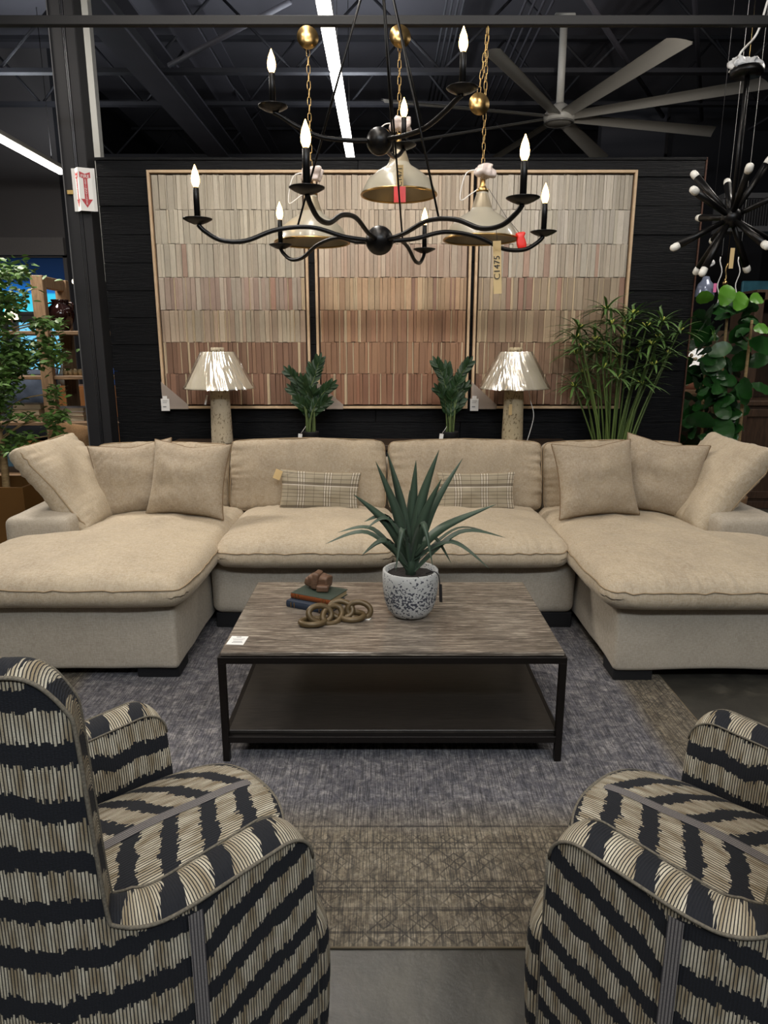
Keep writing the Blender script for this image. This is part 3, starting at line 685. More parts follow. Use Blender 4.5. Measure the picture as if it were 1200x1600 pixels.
zz(0.48, 'potted dark green plant left of the right lamp, stems splayed upright', 9, [(-0.12, 0, 0.48), (0.13, 0, 0.48), (-0.06, 0.03, 0.4), (0.05, -0.02, 0.36), (-0.10, -0.03, 0.3), (0.11, 0.02, 0.32), (0.0, -0.03, 0.26), (-0.04, 0.02, 0.45), (0.07, 0.0, 0.22)])

# papyrus
def papyrus():
    base = Vector((1.66, 5.02, 0)); t = thing('papyrus_plant', base, 'tall papyrus plant with thin green stems behind the right end of the sofa', 'potted plant')
    mk('pot', lathe([(0.0001, 0), (0.11, 0), (0.15, 0.32), (0.15, 0.34), (0.135, 0.34), (0.13, 0.3), (0.0001, 0.3)], 32), M_BLKMAT, t)
    mk('soil', lathe([(0.0001, 0.301), (0.128, 0.301), (0.0001, 0.32)], 20, False), M_SOIL, t)
    heads = [(900, 555), (948, 485), (955, 508), (905, 515), (990, 492), (1035, 503), (1060, 520), (912, 545), (932, 552), (1018, 540), (998, 552), (942, 576), (912, 585), (898, 605), (965, 592), (993, 587), (1022, 572), (930, 532), (975, 530), (1045, 555), (1010, 512), (965, 560), (925, 620), (1003, 602), (880+20, 530), (1030, 530), (945, 540), (980, 506)]
    rr = random.Random(2)
    for i, (px, py) in enumerate(heads):
        Y = 5.02 + rr.uniform(-0.13, 0.1); h = PY(px, py, Y) - base
        a = rr.uniform(0, 2 * PI); b0 = Vector((0.09 * rr.random() * math.cos(a) + h.x * 0.12, 0.06 * math.sin(a), 0.31))
        P = smooth_pts([b0, b0.lerp(h, 0.5) + Vector((-h.x * 0.12, 0, 0)), h], 5)
        st = mk('stem', tube(P, [0.0085 - 0.003 * q / len(P) for q in range(len(P))], 6), M_PAPSTEM, t)
        n = rr.randint(18, 24); parts = []
        for k in range(n):
            an = 2 * PI * k / n + rr.uniform(-0.15, 0.15); L = rr.uniform(0.13, 0.23); el = rr.uniform(0.1, 0.6) if k % 4 else rr.uniform(0.6, 1.1)
            parts.append(xf(xf(leaflet(L, 0.019, 0.3, 5, 0.5), (0, 0, 0), (0, -el, 0)), h, (0, 0, an)))
        mk('leaf_whorl', warp(join(*parts), lambda p: Vector((p.x, min(p.y, 0.17), p.z))), M_PAP, st)
        parts = [tube([h, h + Vector((rr.uniform(-0.03, 0.03), rr.uniform(-0.03, 0.03), rr.uniform(0.02, 0.04)))], [0.002, 0.004], 4) for k in range(7)]
        mk('flower_head', join(*parts), M_PAPFLOW, st)
papyrus()

# =================================================================== SOFA
def nz(p, s, seed=0): return noise.noise((p[0] * s + seed, p[1] * s + seed * 2.3, p[2] * s))
def seat_cushion(hx, hy, hz, crown, seed, r=0.05, notch=None):
    """box seat cushion, origin at its middle; puffy top, wrinkles running in from the welts"""
    def f(p):
        u = p.x / hx; v = p.y / hy; q = max(0, 1 - abs(u) ** 2.6) * max(0, 1 - abs(v) ** 2.6)
        up = 1 if p.z > 0 else 0.25
        z_ = p.z + (crown * q ** 0.6 if p.z > 0 else -crown * 0.15 * q)
        e = max(abs(u), abs(v)); dx = (1 - abs(u)) * hx; dy = (1 - abs(v)) * hy
        wr = 0
        if p.z > -hz * 0.5:
            wr += math.exp(-dy / 0.09) * noise.noise((p.x * 44 + seed + p.y * 5, p.y * 4, seed)) * 0.012
            wr += math.exp(-dx / 0.09) * noise.noise((p.y * 44 + seed + p.x * 5, p.x * 4, seed + 9)) * 0.012
            wr += noise.noise((p.x * 5 + seed, p.y * 5, 3)) * 0.014 * q + noise.noise((p.x * 14 + p.y * 6 + seed, p.y * 5, 5)) * 0.004 * q
        z_ += wr
        side = 1 - (p.z / hz) ** 2 if abs(p.z) < hz else 0
        b = 0.022 * side
        x_ = p.x * (1 + b / hx) if abs(u) > 0.8 else p.x
        y_ = p.y * (1 + b / hy) if abs(v) > 0.8 else p.y
        sgn = 0.004 * noise.noise((p.x * 20 + seed, p.y * 20, p.z * 6))
        y_ += sgn if abs(v) > 0.9 else 0
        cc = abs(u) ** 7 * abs(v) ** 7; x_ *= 1 - 0.03 * cc / hx; y_ *= 1 - 0.03 * cc / hy
        z_ += (0.006 if p.z < 0 else -0.006) * cc
        P = Vector((x_, y_, z_))
        if notch: P = notch(P)
        return P
    return rbox(hx, hy, hz, r, (int(hx * 170), int(hy * 150), 6), 6, f), f
def welt(f, hx, hy, z, r=0.05, rad=0.0045, n=120, outset=0.0):
    pts = []
    per = [(-hx, -hy), (hx, -hy), (hx, hy), (-hx, hy)]
    for k in range(4):
        a = Vector(per[k]); b = Vector(per[(k + 1) % 4])
        for i in range(n // 4): pts.append(a.lerp(b, i / (n // 4)))
    out = []
    for q in pts:
        cx = max(-(hx - r), min(hx - r, q.x)); cy = max(-(hy - r), min(hy - r, q.y)); d = Vector((q.x - cx, q.y - cy))
        if d.length > r: d = d.normalized() * r
        out.append(f(Vector((cx + d.x, cy + d.y, z))))
    return tube(out, rad, 6, True)
sofa = thing('sectional_sofa', (0.05, 3.9, 0), 'large beige velvet U-shaped sectional sofa facing the camera', 'sofa')
OX, OY = 0.05, 3.9
def loc(x, y, z_): return (x - OX, y - OY, z_)
def softbox(hx, hy, hz, r, amp=0.004, n=(14, 14, 6), seed=0):
    return rbox(hx, hy, hz, r, n, 4, lambda p: p + Vector((nz(p, 4, seed), nz(p, 4, seed + 5), nz(p, 4, seed + 9))) * amp)
def bbase(name, x0, x1, y0, y1, z0, z1, r=0.035, seed=0):
    o = mk(name, softbox((x1 - x0) / 2, (y1 - y0) / 2, (z1 - z0) / 2, r, 0.008, seed=seed), M_BASE, sofa); o.location = loc((x0 + x1) / 2, (y0 + y1) / 2, (z0 + z1) / 2); return o
bbase('seat_base', -2.02, -0.945, 2.935, 4.72, 0.06, 0.375, 0.025, 1)
bbase('seat_base', 1.05, 2.12, 2.915, 4.72, 0.06, 0.375, 0.025, 2)
bbase('seat_base', -0.935, 1.04, 3.53, 4.72, 0.09, 0.375, 0.05, 3)
for x0, x1 in ((-2.02, -0.95), (-0.945, 1.035), (1.04, 2.12)): bbase('back_frame', x0, x1, 4.60, 4.80, 0.36, 0.77, 0.04, x0)
arm = bbase('arm_rest', -2.03, -1.68, 3.56, 4.78, 0.36, 0.625, 0.045, 5); arm = bbase('arm_rest', 1.78, 2.13, 3.56, 4.78, 0.36, 0.625, 0.045, 6)
for x0, y0, x1, y1 in ((-1.15, 2.965, -0.955, 3.12), (1.06, 2.935, 1.24, 3.09), (-0.92, 3.56, -0.72, 3.70), (0.86, 3.56, 1.03, 3.70), (-2.0, 2.965, -1.85, 3.12), (1.97, 2.935, 2.1, 3.09), (-2.0, 4.6, -1.85, 4.75), (1.95, 4.6, 2.1, 4.75), (-0.05, 4.6, 0.1, 4.75), (-0.97, 4.6, -0.8, 4.75)):
    o = mk('foot', box(-(x1 - x0) / 2, -(y1 - y0) / 2, 0.0056, (x1 - x0) / 2, (y1 - y0) / 2, 0.092, 0.004), M_BLKMAT, sofa, False); o.location = loc((x0 + x1) / 2, (y0 + y1) / 2, 0.0)
def seatc(x0, x1, y0, y1, z0, z1, crown, seed, notch=None):
    hx, hy, hz = (x1 - x0) / 2, (y1 - y0) / 2, (z1 - z0) / 2
    vf, f = seat_cushion(hx, hy, hz, crown, seed, min(0.05, hz * 0.8), notch)
    o = mk('seat_cushion', vf, M_VEL, sofa); o.location = loc((x0 + x1) / 2, (y0 + y1) / 2, (z0 + z1) / 2)
    rr_ = min(0.05, hz * 0.8)
    for zz_ in (hz * 0.5,): mk('welt', welt(f, hx + 0.002, hy + 0.002, zz_, rr_, 0.0035), M_PIPE, o)
def nl(cx, cy, arm_in, side):
    def fn(P):
        X = P.x + cx; Y = P.y + cy; t = max(0, min(1, (Y - 3.47) / 0.1)); t = t * t * (3 - 2 * t)
        # squeeze the outer side inside the arm behind the arm front
        ref = -0.9 if side < 0 else 1.0; outer = -2.0 if side < 0 else 2.1
        k = (arm_in - ref) / (outer - ref); X2 = ref + (X - ref) * (1 + (k - 1) * t)
        return Vector((X2 - cx, P.y, P.z))
    return fn
seatc(-2.0, -0.885, 2.865, 4.35, 0.375, 0.505, 0.07, 11, nl((-2.0 - 0.885) / 2, (2.865 + 4.35) / 2, -1.69, -1))
seatc(0.975, 2.1, 2.84, 4.35, 0.375, 0.505, 0.07, 12, nl((2.1 + 0.975) / 2, (2.84 + 4.35) / 2, 1.79, 1))
seatc(-0.88, 0.045, 3.43, 4.35, 0.378, 0.505, 0.06, 13); seatc(0.05, 0.965, 3.43, 4.35, 0.378, 0.505, 0.06, 14)
def backc(x0, x1, z0, z1, yb, seed, th=0.13, lean=14, name='back_cushion', mat=None):
    hx, hz = (x1 - x0) / 2, (z1 - z0) / 2
    def f(p):
        u = p.x / hx; v = p.z / hz; q = max(0, 1 - abs(u) ** 2.4) * max(0, 1 - abs(v) ** 2.4)
        y_ = p.y + (-1 if p.y < 0 else 1) * 0.05 * q ** 0.6
        dx = (1 - abs(u)) * hx; dz = (1 - abs(v)) * hz
        y_ += math.exp(-dx / 0.06) * noise.noise((p.z * 34 + seed, seed + p.x * 4, 1)) * 0.02 + math.exp(-dz / 0.07) * noise.noise((p.x * 32 + seed, seed + p.z * 4, 7)) * 0.016 + noise.noise((p.x * 5, p.z * 5, seed)) * 0.018 + noise.noise((p.x * 9, p.z * 6, seed)) * 0.003
        z_ = p.z + 0.012 * math.cos(u * 2) * (1 if p.z > 0 else 0) + 0.005 * noise.noise((p.x * 9 + seed, 0, 0)) * (v > 0.8)
        x_ = p.x - 0.008 * (abs(u) > 0.85) * noise.noise((0, 0, p.z * 8 + seed)) * (1 if u > 0 else -1)
        return Vector((x_, y_, z_))
    o = mk(name, rbox(hx, th / 2, hz, 0.045, (70, 5, 44), 5, f), mat or M_VEL2, sofa)
    pts = []
    for a in range(96):
        an = 2 * PI * a / 96; ca, sa = math.cos(an), math.sin(an); e = 0.14
        px = hx * (1 if ca > 0 else -1) * abs(ca) ** e; pz = hz * (1 if sa > 0 else -1) * abs(sa) ** e
        cx = max(-(hx - 0.045), min(hx - 0.045, px)); cz = max(-(hz - 0.045), min(hz - 0.045, pz)); d = Vector((px - cx, pz - cz))
        if d.length > 0.045: d = d.normalized() * 0.045
        pts.append(f(Vector((cx + d.x * 0.93, -th / 2 + 0.022, cz + d.y * 0.93))) + Vector((0, 0.0, 0)))
    mk('welt', tube(pts, 0.004, 6, True), M_PIPE, o)
    o.location = loc((x0 + x1) / 2, yb, (z0 + z1) / 2); o.rotation_euler = (R(-lean), 0, 0)
    return o
backc(-0.985, 0.012, 0.475, 0.93, 4.40, 21); backc(0.024, 1.008, 0.475, 0.925, 4.40, 22)
backc(-1.84, -0.995, 0.465, 0.905, 4.42, 23); backc(1.02, 1.93, 0.465, 0.915, 4.42, 24)
def side_cushion(C, ux, uy, size, seed, label):
    """loose box cushion slumped against the arm; ux = along its width, uy = up its height"""
    ux = Vector(ux).normalized(); n_ = ux.cross(Vector(uy)).normalized(); uy = n_.cross(ux).normalized() * (1 if n_.cross(ux).dot(Vector(uy)) > 0 else -1); n_ = ux.cross(uy)
    hx, hz = size
    def f(p):
        u = p.x / hx; v = p.z / hz; q = max(0, 1 - abs(u) ** 2.2) * max(0, 1 - abs(v) ** 2.2); y_ = p.y + (-1 if p.y < 0 else 1) * 0.07 * q ** 0.6
        dx = (1 - abs(u)) * hx; dz = (1 - abs(v)) * hz
        y_ += math.exp(-dx / 0.08) * noise.noise((p.z * 38 + seed, seed, 1)) * 0.013 + math.exp(-dz / 0.09) * noise.noise((p.x * 38 + seed, seed, 7)) * 0.015 + noise.noise((p.x * 6, p.z * 6, seed)) * 0.02
        return Vector((p.x * (1 - 0.04 * (1 - v * v)), y_, p.z * (1 - 0.04 * (1 - u * u))))
    o = mk('side_cushion', rbox(hx, 0.042, hz, 0.036, (50, 4, 50), 5, f), M_VEL, sofa)
    M = Matrix((ux, -n_, uy)).transposed().to_4x4()
    if M.determinant() < 0: M = Matrix((ux, n_, uy)).transposed().to_4x4()
    M.translation = Vector(loc(*C)); o.matrix_local = M
    pts = [f(Vector((hx * 0.98 * (1 if math.cos(a) > 0 else -1) * abs(math.cos(a)) ** 0.2, -0.03, hz * 0.98 * (1 if math.sin(a) > 0 else -1) * abs(math.sin(a)) ** 0.2))) for a in [2 * PI * k / 80 for k in range(80)]]
    mk('welt', tube(pts, 0.004, 6, True), M_PIPE, o)
    return o
side_cushion((-1.80, 3.97, 0.74), (0.14, 0.97, 0.05), (-0.50, -0.02, 0.60), (0.285, 0.30), 31, '')
side_cushion((1.90, 3.97, 0.74), (-0.14, 0.97, 0.05), (0.50, -0.02, 0.60), (0.285, 0.30), 32, '')

# throw pillows
def pillow(name, C, w_, h_, T, rot, mat, label, cat, group, seed, flange=True, uvs=False):
    C = Vector(C) + (Vector((0, -0.01, 0.018)) if name == 'throw_pillow' else Vector((0, 0, 0))); t = thing(name, C, label, cat, group, rot); n = 56
    def pos(u, v, s):
        p = 0.07 if uvs else 0.10; x = w_ / 2 * u * (1 - p * (1 - v * v)); z_ = h_ / 2 * v * (1 - p * (1 - u * u) - (0.07 * math.exp(-(u / 0.35) ** 2) if v > 0 else 0) * abs(v) * (0 if uvs else 1))
        q = max(0, (1 - u ** 2) * (1 - v ** 2)); th = T / 2 * q ** 0.42
        e = max(abs(u), abs(v)); cr = math.exp(-((1 - abs(u)) + (1 - abs(v))) / 0.5)
        wr = (noise.noise((u * 1.7 + seed, v * 1.7, s)) * 0.022 + noise.noise((u * 5 + v * 2 + seed, v * 3, s * 3)) * 0.005) * q ** 0.5 + cr * 0.022 * noise.noise(((u * v) * 9 + seed, (u - v) * 7, 1)) * q ** 0.4
        return Vector((x, s * (th + wr), z_))
    V, F, UV = [], [], []
    for s in (-1, 1):
        o_ = len(V)
        for i in range(n + 1):
            for j in range(n + 1):
                u = math.sin((2 * i / n - 1) * PI / 2); v = math.sin((2 * j / n - 1) * PI / 2); V.append(tuple(pos(u, v, s))); UV.append((u * w_ / 2 + 0.5, v * h_ / 2 + 0.5))
        for i in range(n):
            for j in range(n):
                q = (o_ + i * (n + 1) + j, o_ + (i + 1) * (n + 1) + j, o_ + (i + 1) * (n + 1) + j + 1, o_ + i * (n + 1) + j + 1); F.append(q if s < 0 else tuple(reversed(q)))
    mk('cover', (V, F), mat, t, True, UV)
    B = []
    for k in range(4):
        for i in range(20):
            a = math.sin((2 * i / 20 - 1) * PI / 2); u, v = ((a, -1), (1, a), (-a, 1), (-1, -a))[k]; B.append(pos(u, v, 1))
    if flange: mk('welt', tube(B, 0.0045, 6, True), plain('pillow_piping', (120, 98, 72), 0.8), t)
    else: mk('seam', tube(B, 0.0025, 5, True), M_PIPE, t)
    return t
GP = 'square velvet throw pillows'
pillow('throw_pillow', PY(212, 752, 4.06), 0.475, 0.44, 0.21, (R(-16), R(-4), R(16)), M_PIL, 'square tan pillow at left, tucked between the side cushion and the front square pillow', 'pillow', GP, 41)
pillow('throw_pillow', PY(296, 753, 3.95), 0.46, 0.44, 0.21, (R(-20), R(3), R(-6)), M_PIL, 'square tan pillow at left, front one overlapping its neighbour', 'pillow', GP, 42)
pillow('throw_pillow', PY(929, 753, 3.93), 0.47, 0.44, 0.21, (R(-20), R(-3), R(5)), M_PIL, 'square tan pillow at right, front one leaning on the back cushion', 'pillow', GP, 43)
pillow('throw_pillow', PY(1030, 749, 4.02), 0.46, 0.45, 0.21, (R(-16), R(7), R(-22)), M_PIL, 'square tan pillow at right, wedged against the slumped side cushion', 'pillow', GP, 44)
lp = pillow('lumbar_pillow', PY(500, 770, 4.17), 0.50, 0.27, 0.12, (R(-14), R(3), R(2)), M_PLAID, 'plaid lumbar pillow on the left middle seat, with a buff tag', 'pillow', 'plaid lumbar pillows', 51, False, True)
mk('paper_tag', xf(box(-0.022, -0.001, -0.03, 0.022, 0.001, 0.03), (-0.262, -0.01, 0.10), (0.2, 0.35, 0)), M_BUFF, lp, False)
pillow('lumbar_pillow', PY(744, 772, 4.17), 0.48, 0.27, 0.12, (R(-14), R(-1), R(-2)), M_PLAID, 'plaid lumbar pillow on the right middle seat, partly behind the spiky plant', 'pillow', 'plaid lumbar pillows', 52, False, True)

# =================================================================== COFFEE TABLE
ct = thing('coffee_table', (0.03, 2.68, 0), 'low coffee table with brown marble top, thin black iron frame and dark lower shelf', 'coffee table')
hx, hy = 0.615, 0.38
mk('marble_top', box(-hx - 0.004, -hy - 0.004, 0.424, hx + 0.004, hy + 0.004, 0.44, 0.003), M_MARB, ct, False)
for sx in (-1, 1):
    for sy in (-1, 1): mk('leg', box(sx * hx - 0.0125, sy * hy - 0.0125, 0.0056, sx * hx + 0.0125, sy * hy + 0.0125, 0.40, 0.001), M_IRON, ct, False)
for sy in (-1, 1):
    for zc in (0.411, 0.095): mk('long_rail', box(-hx - (0.0125 if zc > 0.3 else -0.0125), sy * hy - 0.0125, zc - 0.0125, hx + (0.0125 if zc > 0.3 else -0.0125), sy * hy + 0.0125, zc + 0.0125, 0.001), M_IRON, ct, False)
for sx in (-1, 1):
    for zc in (0.411, 0.095): mk('side_rail', box(sx * hx - 0.0125, -hy + 0.0125, zc - 0.0125, sx * hx + 0.0125, hy - 0.0125, zc + 0.0125, 0.001), M_IRON, ct, False)
mk('lower_shelf', box(-hx + 0.01, -hy + 0.01, 0.107, hx - 0.01, hy - 0.01, 0.122, 0.002), M_SHELF, ct, False)
TZ = 0.4402
pc = thing('price_card', PZ(371, 1001, TZ), 'small white price card near the left front corner of the marble table', 'card')
mk('card', xf(box(-0.032, -0.038, 0.0003, 0.032, 0.038, 0.0015), rot=(0, 0, R(-4))), M_WHITE, pc, False)
for k, (yy, hh, ww) in enumerate(((0.012, 0.002, 0.046), (0.002, 0.002, 0.038), (-0.012, 0.004, 0.034), (-0.022, 0.004, 0.04))): mk('print_line', box(-ww / 2 + 0.003, yy, 0.0016, ww / 2 + 0.003, yy + hh, 0.0019), M_GREYINK, pc, False)
mk('punch_slot', box(-0.009, 0.028, 0.0016, 0.009, 0.032, 0.0019), M_INK, pc, False)
def book(loc_, rz, W, D, H, cover, spine, label):
    t = thing('book', loc_, label, 'book', 'old books on the coffee table', (0, 0, rz))
    mk('page_block', box(-W / 2 + 0.006, -D / 2 + 0.003, 0.003, W / 2 - 0.004, D / 2 - 0.005, H - 0.003), plain('aged_pages', (168, 148, 112), 0.8, 0, 0.15, 200), t, False)
    mk('cover', join(box(-W / 2, -D / 2, 0, W / 2, D / 2, 0.003, 0.0008), box(-W / 2, -D / 2, H - 0.003, W / 2, D / 2, H, 0.0008)), cover, t, False)
    sp = mk('spine', grid(10, 6, lambda u, v: (-W / 2 + W * u, -D / 2 - 0.004 * math.sin(PI * v) + 0.001, H * v)), spine, t)
    for k in (0.12, 0.2, 0.8, 0.88): mk('gilt_band', box(-W / 2 + W * k - 0.0015, -D / 2 - 0.0045, H * 0.15, -W / 2 + W * k + 0.0015, -D / 2 - 0.0005, H * 0.85), M_BRASS, t, False)
    return t
M_BLUEC = plain('blue_book_cloth', (34, 44, 60), 0.7); M_GRNC = plain('green_book_cloth', (44, 56, 46), 0.6); M_ORL = plain('orange_brown_leather', (120, 62, 28), 0.4)
book(Vector((-0.288, 2.765, TZ)), R(-27), 0.205, 0.14, 0.028, M_BLUEC, M_BLUEC, 'slate blue old book, lower one under the green book')
book(Vector((-0.275, 2.795, TZ + 0.0283)), R(-27), 0.195, 0.145, 0.025, M_GRNC, M_ORL, 'green old book with orange leather spine, on top of the blue book')
kn = thing('carved_wood_knot', Vector((-0.275, 2.83, TZ + 0.0537)), 'carved brown wooden knot ornament sitting on the green book', 'ornament', None, (0, 0, R(-20)))
mk('thick_loop', rbox(0.05, 0.03, 0.028, 0.012, (8, 5, 5), 3, lambda p: p + Vector((nz(p, 30), nz(p, 30, 3), nz(p, 30, 5))) * 0.005 + Vector((0, 0, 0.033))), M_BURL, kn)
mk('cross_loop', xf(rbox(0.016, 0.036, 0.036, 0.010, (4, 5, 5), 3, lambda p: p + Vector((nz(p, 30, 7), nz(p, 30, 2), nz(p, 30, 1))) * 0.004), (-0.012, -0.006, 0.038), (0, 0.12, 0.1)), M_BURL, kn)
mk('lower_block', xf(rbox(0.026, 0.018, 0.014, 0.008, (4, 4, 4), 3), (0.028, -0.036, 0.0145), (0, 0, 0.3)), M_BURL, kn)
mk('curved_lobe', xf(rbox(0.022, 0.02, 0.02, 0.014, (4, 4, 4), 3), (-0.046, -0.004, 0.026), (0, 0.3, 0)), M_BURL, kn)
ch = thing('decorative_chain', PZ(527, 972, TZ), 'chunky aged bronze chain of oval links beside the books', 'chain ornament')
M_CHAIN = plain('aged_bronze_resin', (92, 76, 50), 0.42, 0.3, 0.3, 25)
def link(a, b_, r): return tube([(a * math.cos(q), b_ * math.sin(q), 0) for q in [2 * PI * k / 28 for k in range(28)]], r, 10, True)
for (dx, dy, dz, rx, ry, rz) in ((-0.095, -0.025, 0.012, 0.06, 0, 10), (-0.068, 0.0, 0.034, 62, 12, 20), (-0.02, 0.012, 0.026, 42, -20, 50), (0.012, 0.05, 0.034, 60, 8, 0), (0.058, 0.03, 0.014, 8, 0, 5), (0.085, 0.05, 0.03, 70, 5, -5)):
    mk('chain_link', xf(link(0.047, 0.033, 0.0122), (dx, dy, dz), (R(rx), R(ry), R(rz))), M_CHAIN, ch)
mk('paper_tag', xf(box(-0.012, -0.02, 0, 0.012, 0.02, 0.001), (0.112, 0.035, 0.001), (0, 0, 1.2)), M_WHITE, ch, False)
# agave
PB = Vector((0.107, 2.66, TZ))
ag = thing('potted_agave', PB, 'spiky long leaved plant in a pitted white concrete pot on the coffee table', 'potted plant')
mk('pot', lathe([(0.0001, 0), (0.055, 0), (0.075, 0.008), (0.092, 0.03), (0.104, 0.065), (0.111, 0.11), (0.114, 0.16), (0.112, 0.192), (0.108, 0.196), (0.100, 0.192), (0.099, 0.17), (0.0001, 0.168)], 56), M_POT, ag)
mk('soil', xf(grid(16, 16, lambda u, v: (0.098 * v * math.cos(2 * PI * u), 0.098 * v * math.sin(2 * PI * u), 0.174 + 0.006 * nz((v * math.cos(6.28 * u), v * math.sin(6.28 * u), 0), 9)))), M_SOIL, ag)
mk('cord', tube(smooth_pts([(0.06, -0.03, 0.185), (0.09, -0.045, 0.199), (0.108, -0.05, 0.185), (0.115, -0.052, 0.15)]), 0.0022, 6), M_INK, ag)
mk('dark_tag', xf(box(-0.007, -0.0015, -0.038, 0.007, 0.0015, 0.038, 0.001), (0.119, -0.05, 0.11), (0, -0.05, -0.6)), M_INK, ag, False)
tips = [(587, 721, 0), (605, 706, .03), (650, 719, .02), (686, 703, 0.02), (723, 716, .02), (690, 748, -0.02), (552, 772, -.05), (775, 788, -.06), (527, 832, -.05), (508, 850, -.10), (569, 815, -.05), (572, 826, -.07), (790, 840, -.07), (780, 838, .06), (765, 889, -.10), (705, 880, .0), (565, 868, -.1), (618, 893, -.16), (676, 884, -.16), (640, 765, .1)]
mid = {0: (615, 775), 3: (668, 770), 4: (685, 790), 5: (672, 805)}
for i, (px, py, dy) in enumerate(tips):
    tip = PY(px, py, PB.y + dy) - PB; low = tip.z < 0.42; b0 = Vector((tip.x * 0.04, dy * 0.1 + 0.004 * (i % 3 - 1), 0.19 + 0.07 * (i % 4) / 3))
    arch = 0.06 if low else 0.0
    if i in (17, 18): arch = 0.13
    m_ = b0.lerp(tip, 0.5) + Vector((0 if low else -tip.x * 0.18, 0, arch + (0.03 if low else 0)))
    if not low: m_ = b0.lerp(tip, 0.5) + Vector((-tip.x * 0.13, 0, 0.01))
    P = smooth_pts([b0, m_, tip], 8); n = len(P); W = 0.038 if not low else 0.023
    V, F = [], []
    for k, p in enumerate(P):
        t_ = k / (n - 1); w_ = W / 2 * (0.55 + 1.0 * math.sin(PI * min(1, t_ * 0.9 + .12)) ** 1.0 * 0.6) * (1 - t_ ** 3.2) + 0.0005
        tan = (P[min(k + 1, n - 1)] - P[max(k - 1, 0)]).normalized(); nrm = Vector((-tip.x * 0.3, -1, 0.35)) if not low else Vector((0, -0.55, 1)); nrm = (nrm - tan * nrm.dot(tan)).normalized(); sd = tan.cross(nrm)
        if i % 3 == 1: sd = (sd + nrm * 0.5).normalized()
        V += [tuple(p - sd * w_ + nrm * w_ * 0.35), tuple(p), tuple(p + sd * w_ + nrm * w_ * 0.35), tuple(p - nrm * (0.0018 * (1 - t_) + 0.0004))]
    for k in range(n - 1):
        a = k * 4
        for q in ((0, 1), (1, 2), (2, 3), (3, 0)): F.append((a + q[0], a + 4 + q[0], a + 4 + q[1], a + q[1]))
    mk('leaf', (V, F), M_AGAVE, ag)
mk('crown_stem', lathe([(0.0001, 0.17), (0.022, 0.17), (0.02, 0.22), (0.012, 0.28), (0.0001, 0.29)], 16), M_AGAVE, ag)

# =================================================================== CHANDELIER
HX, HY = -0.02, 3.25
chd = thing('iron_chandelier', (HX, HY, 1.965), 'two-tier black iron chandelier with nine lit candle bulbs', 'chandelier')
mk('hub_ball', sphere(0.062, (0, 0, 0), 24, 16), M_BLKMETAL, chd)
mk('hub_ball', sphere(0.056, (0, 0, 0.40), 24, 16), M_BLKMETAL, chd)
def candle(parent, P, k=1.0):
    mk('drip_dish', xf(lathe([(0.0001, -0.012), (0.02, -0.011), (0.042, -0.002), (0.06, 0.008), (0.061, 0.011), (0.04, 0.009), (0.022, 0.010), (0.022, 0.014), (0.0001, 0.014)], 28), P), M_BLKMETAL, parent)
    mk('candle_sleeve', xf(lathe([(0.0001, 0.012), (0.0125, 0.012), (0.0125, 0.128), (0.010, 0.132), (0.0001, 0.132)], 18), P), M_BLKMETAL, parent)
    b = mk('bulb', xf(lathe([(0.0001, 0.13), (0.009, 0.132), (0.0165, 0.15), (0.0175, 0.165), (0.013, 0.188), (0.006, 0.206), (0.0015, 0.218), (0.0001, 0.219)], 18), P), M_BULB, parent)
def arm_(zhub, r, ang, zd, dip, pts_mid):
    ca, sa = math.cos(ang), math.sin(ang)
    P = [(ca * q, sa * q, zhub + h) for q, h in pts_mid] + [(ca * r, sa * r, zd - 0.012)]
    a = mk('arm', tube(smooth_pts(P, 7), 0.0095, 10), M_BLKMETAL, chd); return a, (ca * r, sa * r, zd)
for a in range(6):
    arm_o, P = arm_(0, 0.775, R(12 + 60 * a), 0.052, 0, [(0.05, 0.0), (0.16, 0.012), (0.30, 0.045), (0.45, 0.030), (0.58, -0.018), (0.68, -0.020), (0.745, 0.012)])
    candle(arm_o, P)
for a in (195, 315, 75):
    arm_o, P = arm_(0.40, 0.45, R(a), 0.49, 0, [(0.045, 0.0), (0.14, -0.006), (0.26, 0.0), (0.36, 0.035), (0.42, 0.066)])
    candle(arm_o, P)
for k, a in enumerate((192, 312, 72)):
    q = R(a); mk('suspension_rod', tube([(math.cos(q) * 0.36, math.sin(q) * 0.36, 0.045), (0.01 * math.cos(q), 0.01 * math.sin(q), 1.14)], 0.0045, 6), M_BLKMETAL, chd)
    q = R(a + 3); mk('suspension_rod', tube([(math.cos(q) * 0.25, math.sin(q) * 0.25, 0.40), (0.006 * math.cos(q), 0.006 * math.sin(q), 1.14)], 0.0045, 6), M_BLKMETAL, chd)
mk('top_ring', lathe([(0.0001, 1.13), (0.03, 1.13), (0.03, 1.15), (0.012, 1.16), (0.012, 2.9), (0.0001, 2.9)], 16), M_BLKMETAL, chd)
# hanging price tag on chandelier
tg = mk('buff_tag', xf(box(-0.016, -0.001, -0.10, 0.016, 0.001, 0.10), PY(777, 418, 2.9) - Vector((HX, HY, 1.965)), (0, R(-3), 0)), M_BUFF, chd, False)
mk('tag_wire', tube([PY(775, 355, 2.9) - Vector((HX, HY, 1.965)), PY(778, 388, 2.9) - Vector((HX, HY, 1.965))], 0.001, 4), M_INK, chd)
text('tag_writing', 'C1475', 0.034, M_INK, chd, PY(777, 418, 2.897) - Vector((HX, HY, 1.965)), (R(90), R(-90 - 3), 0), 0.0004)

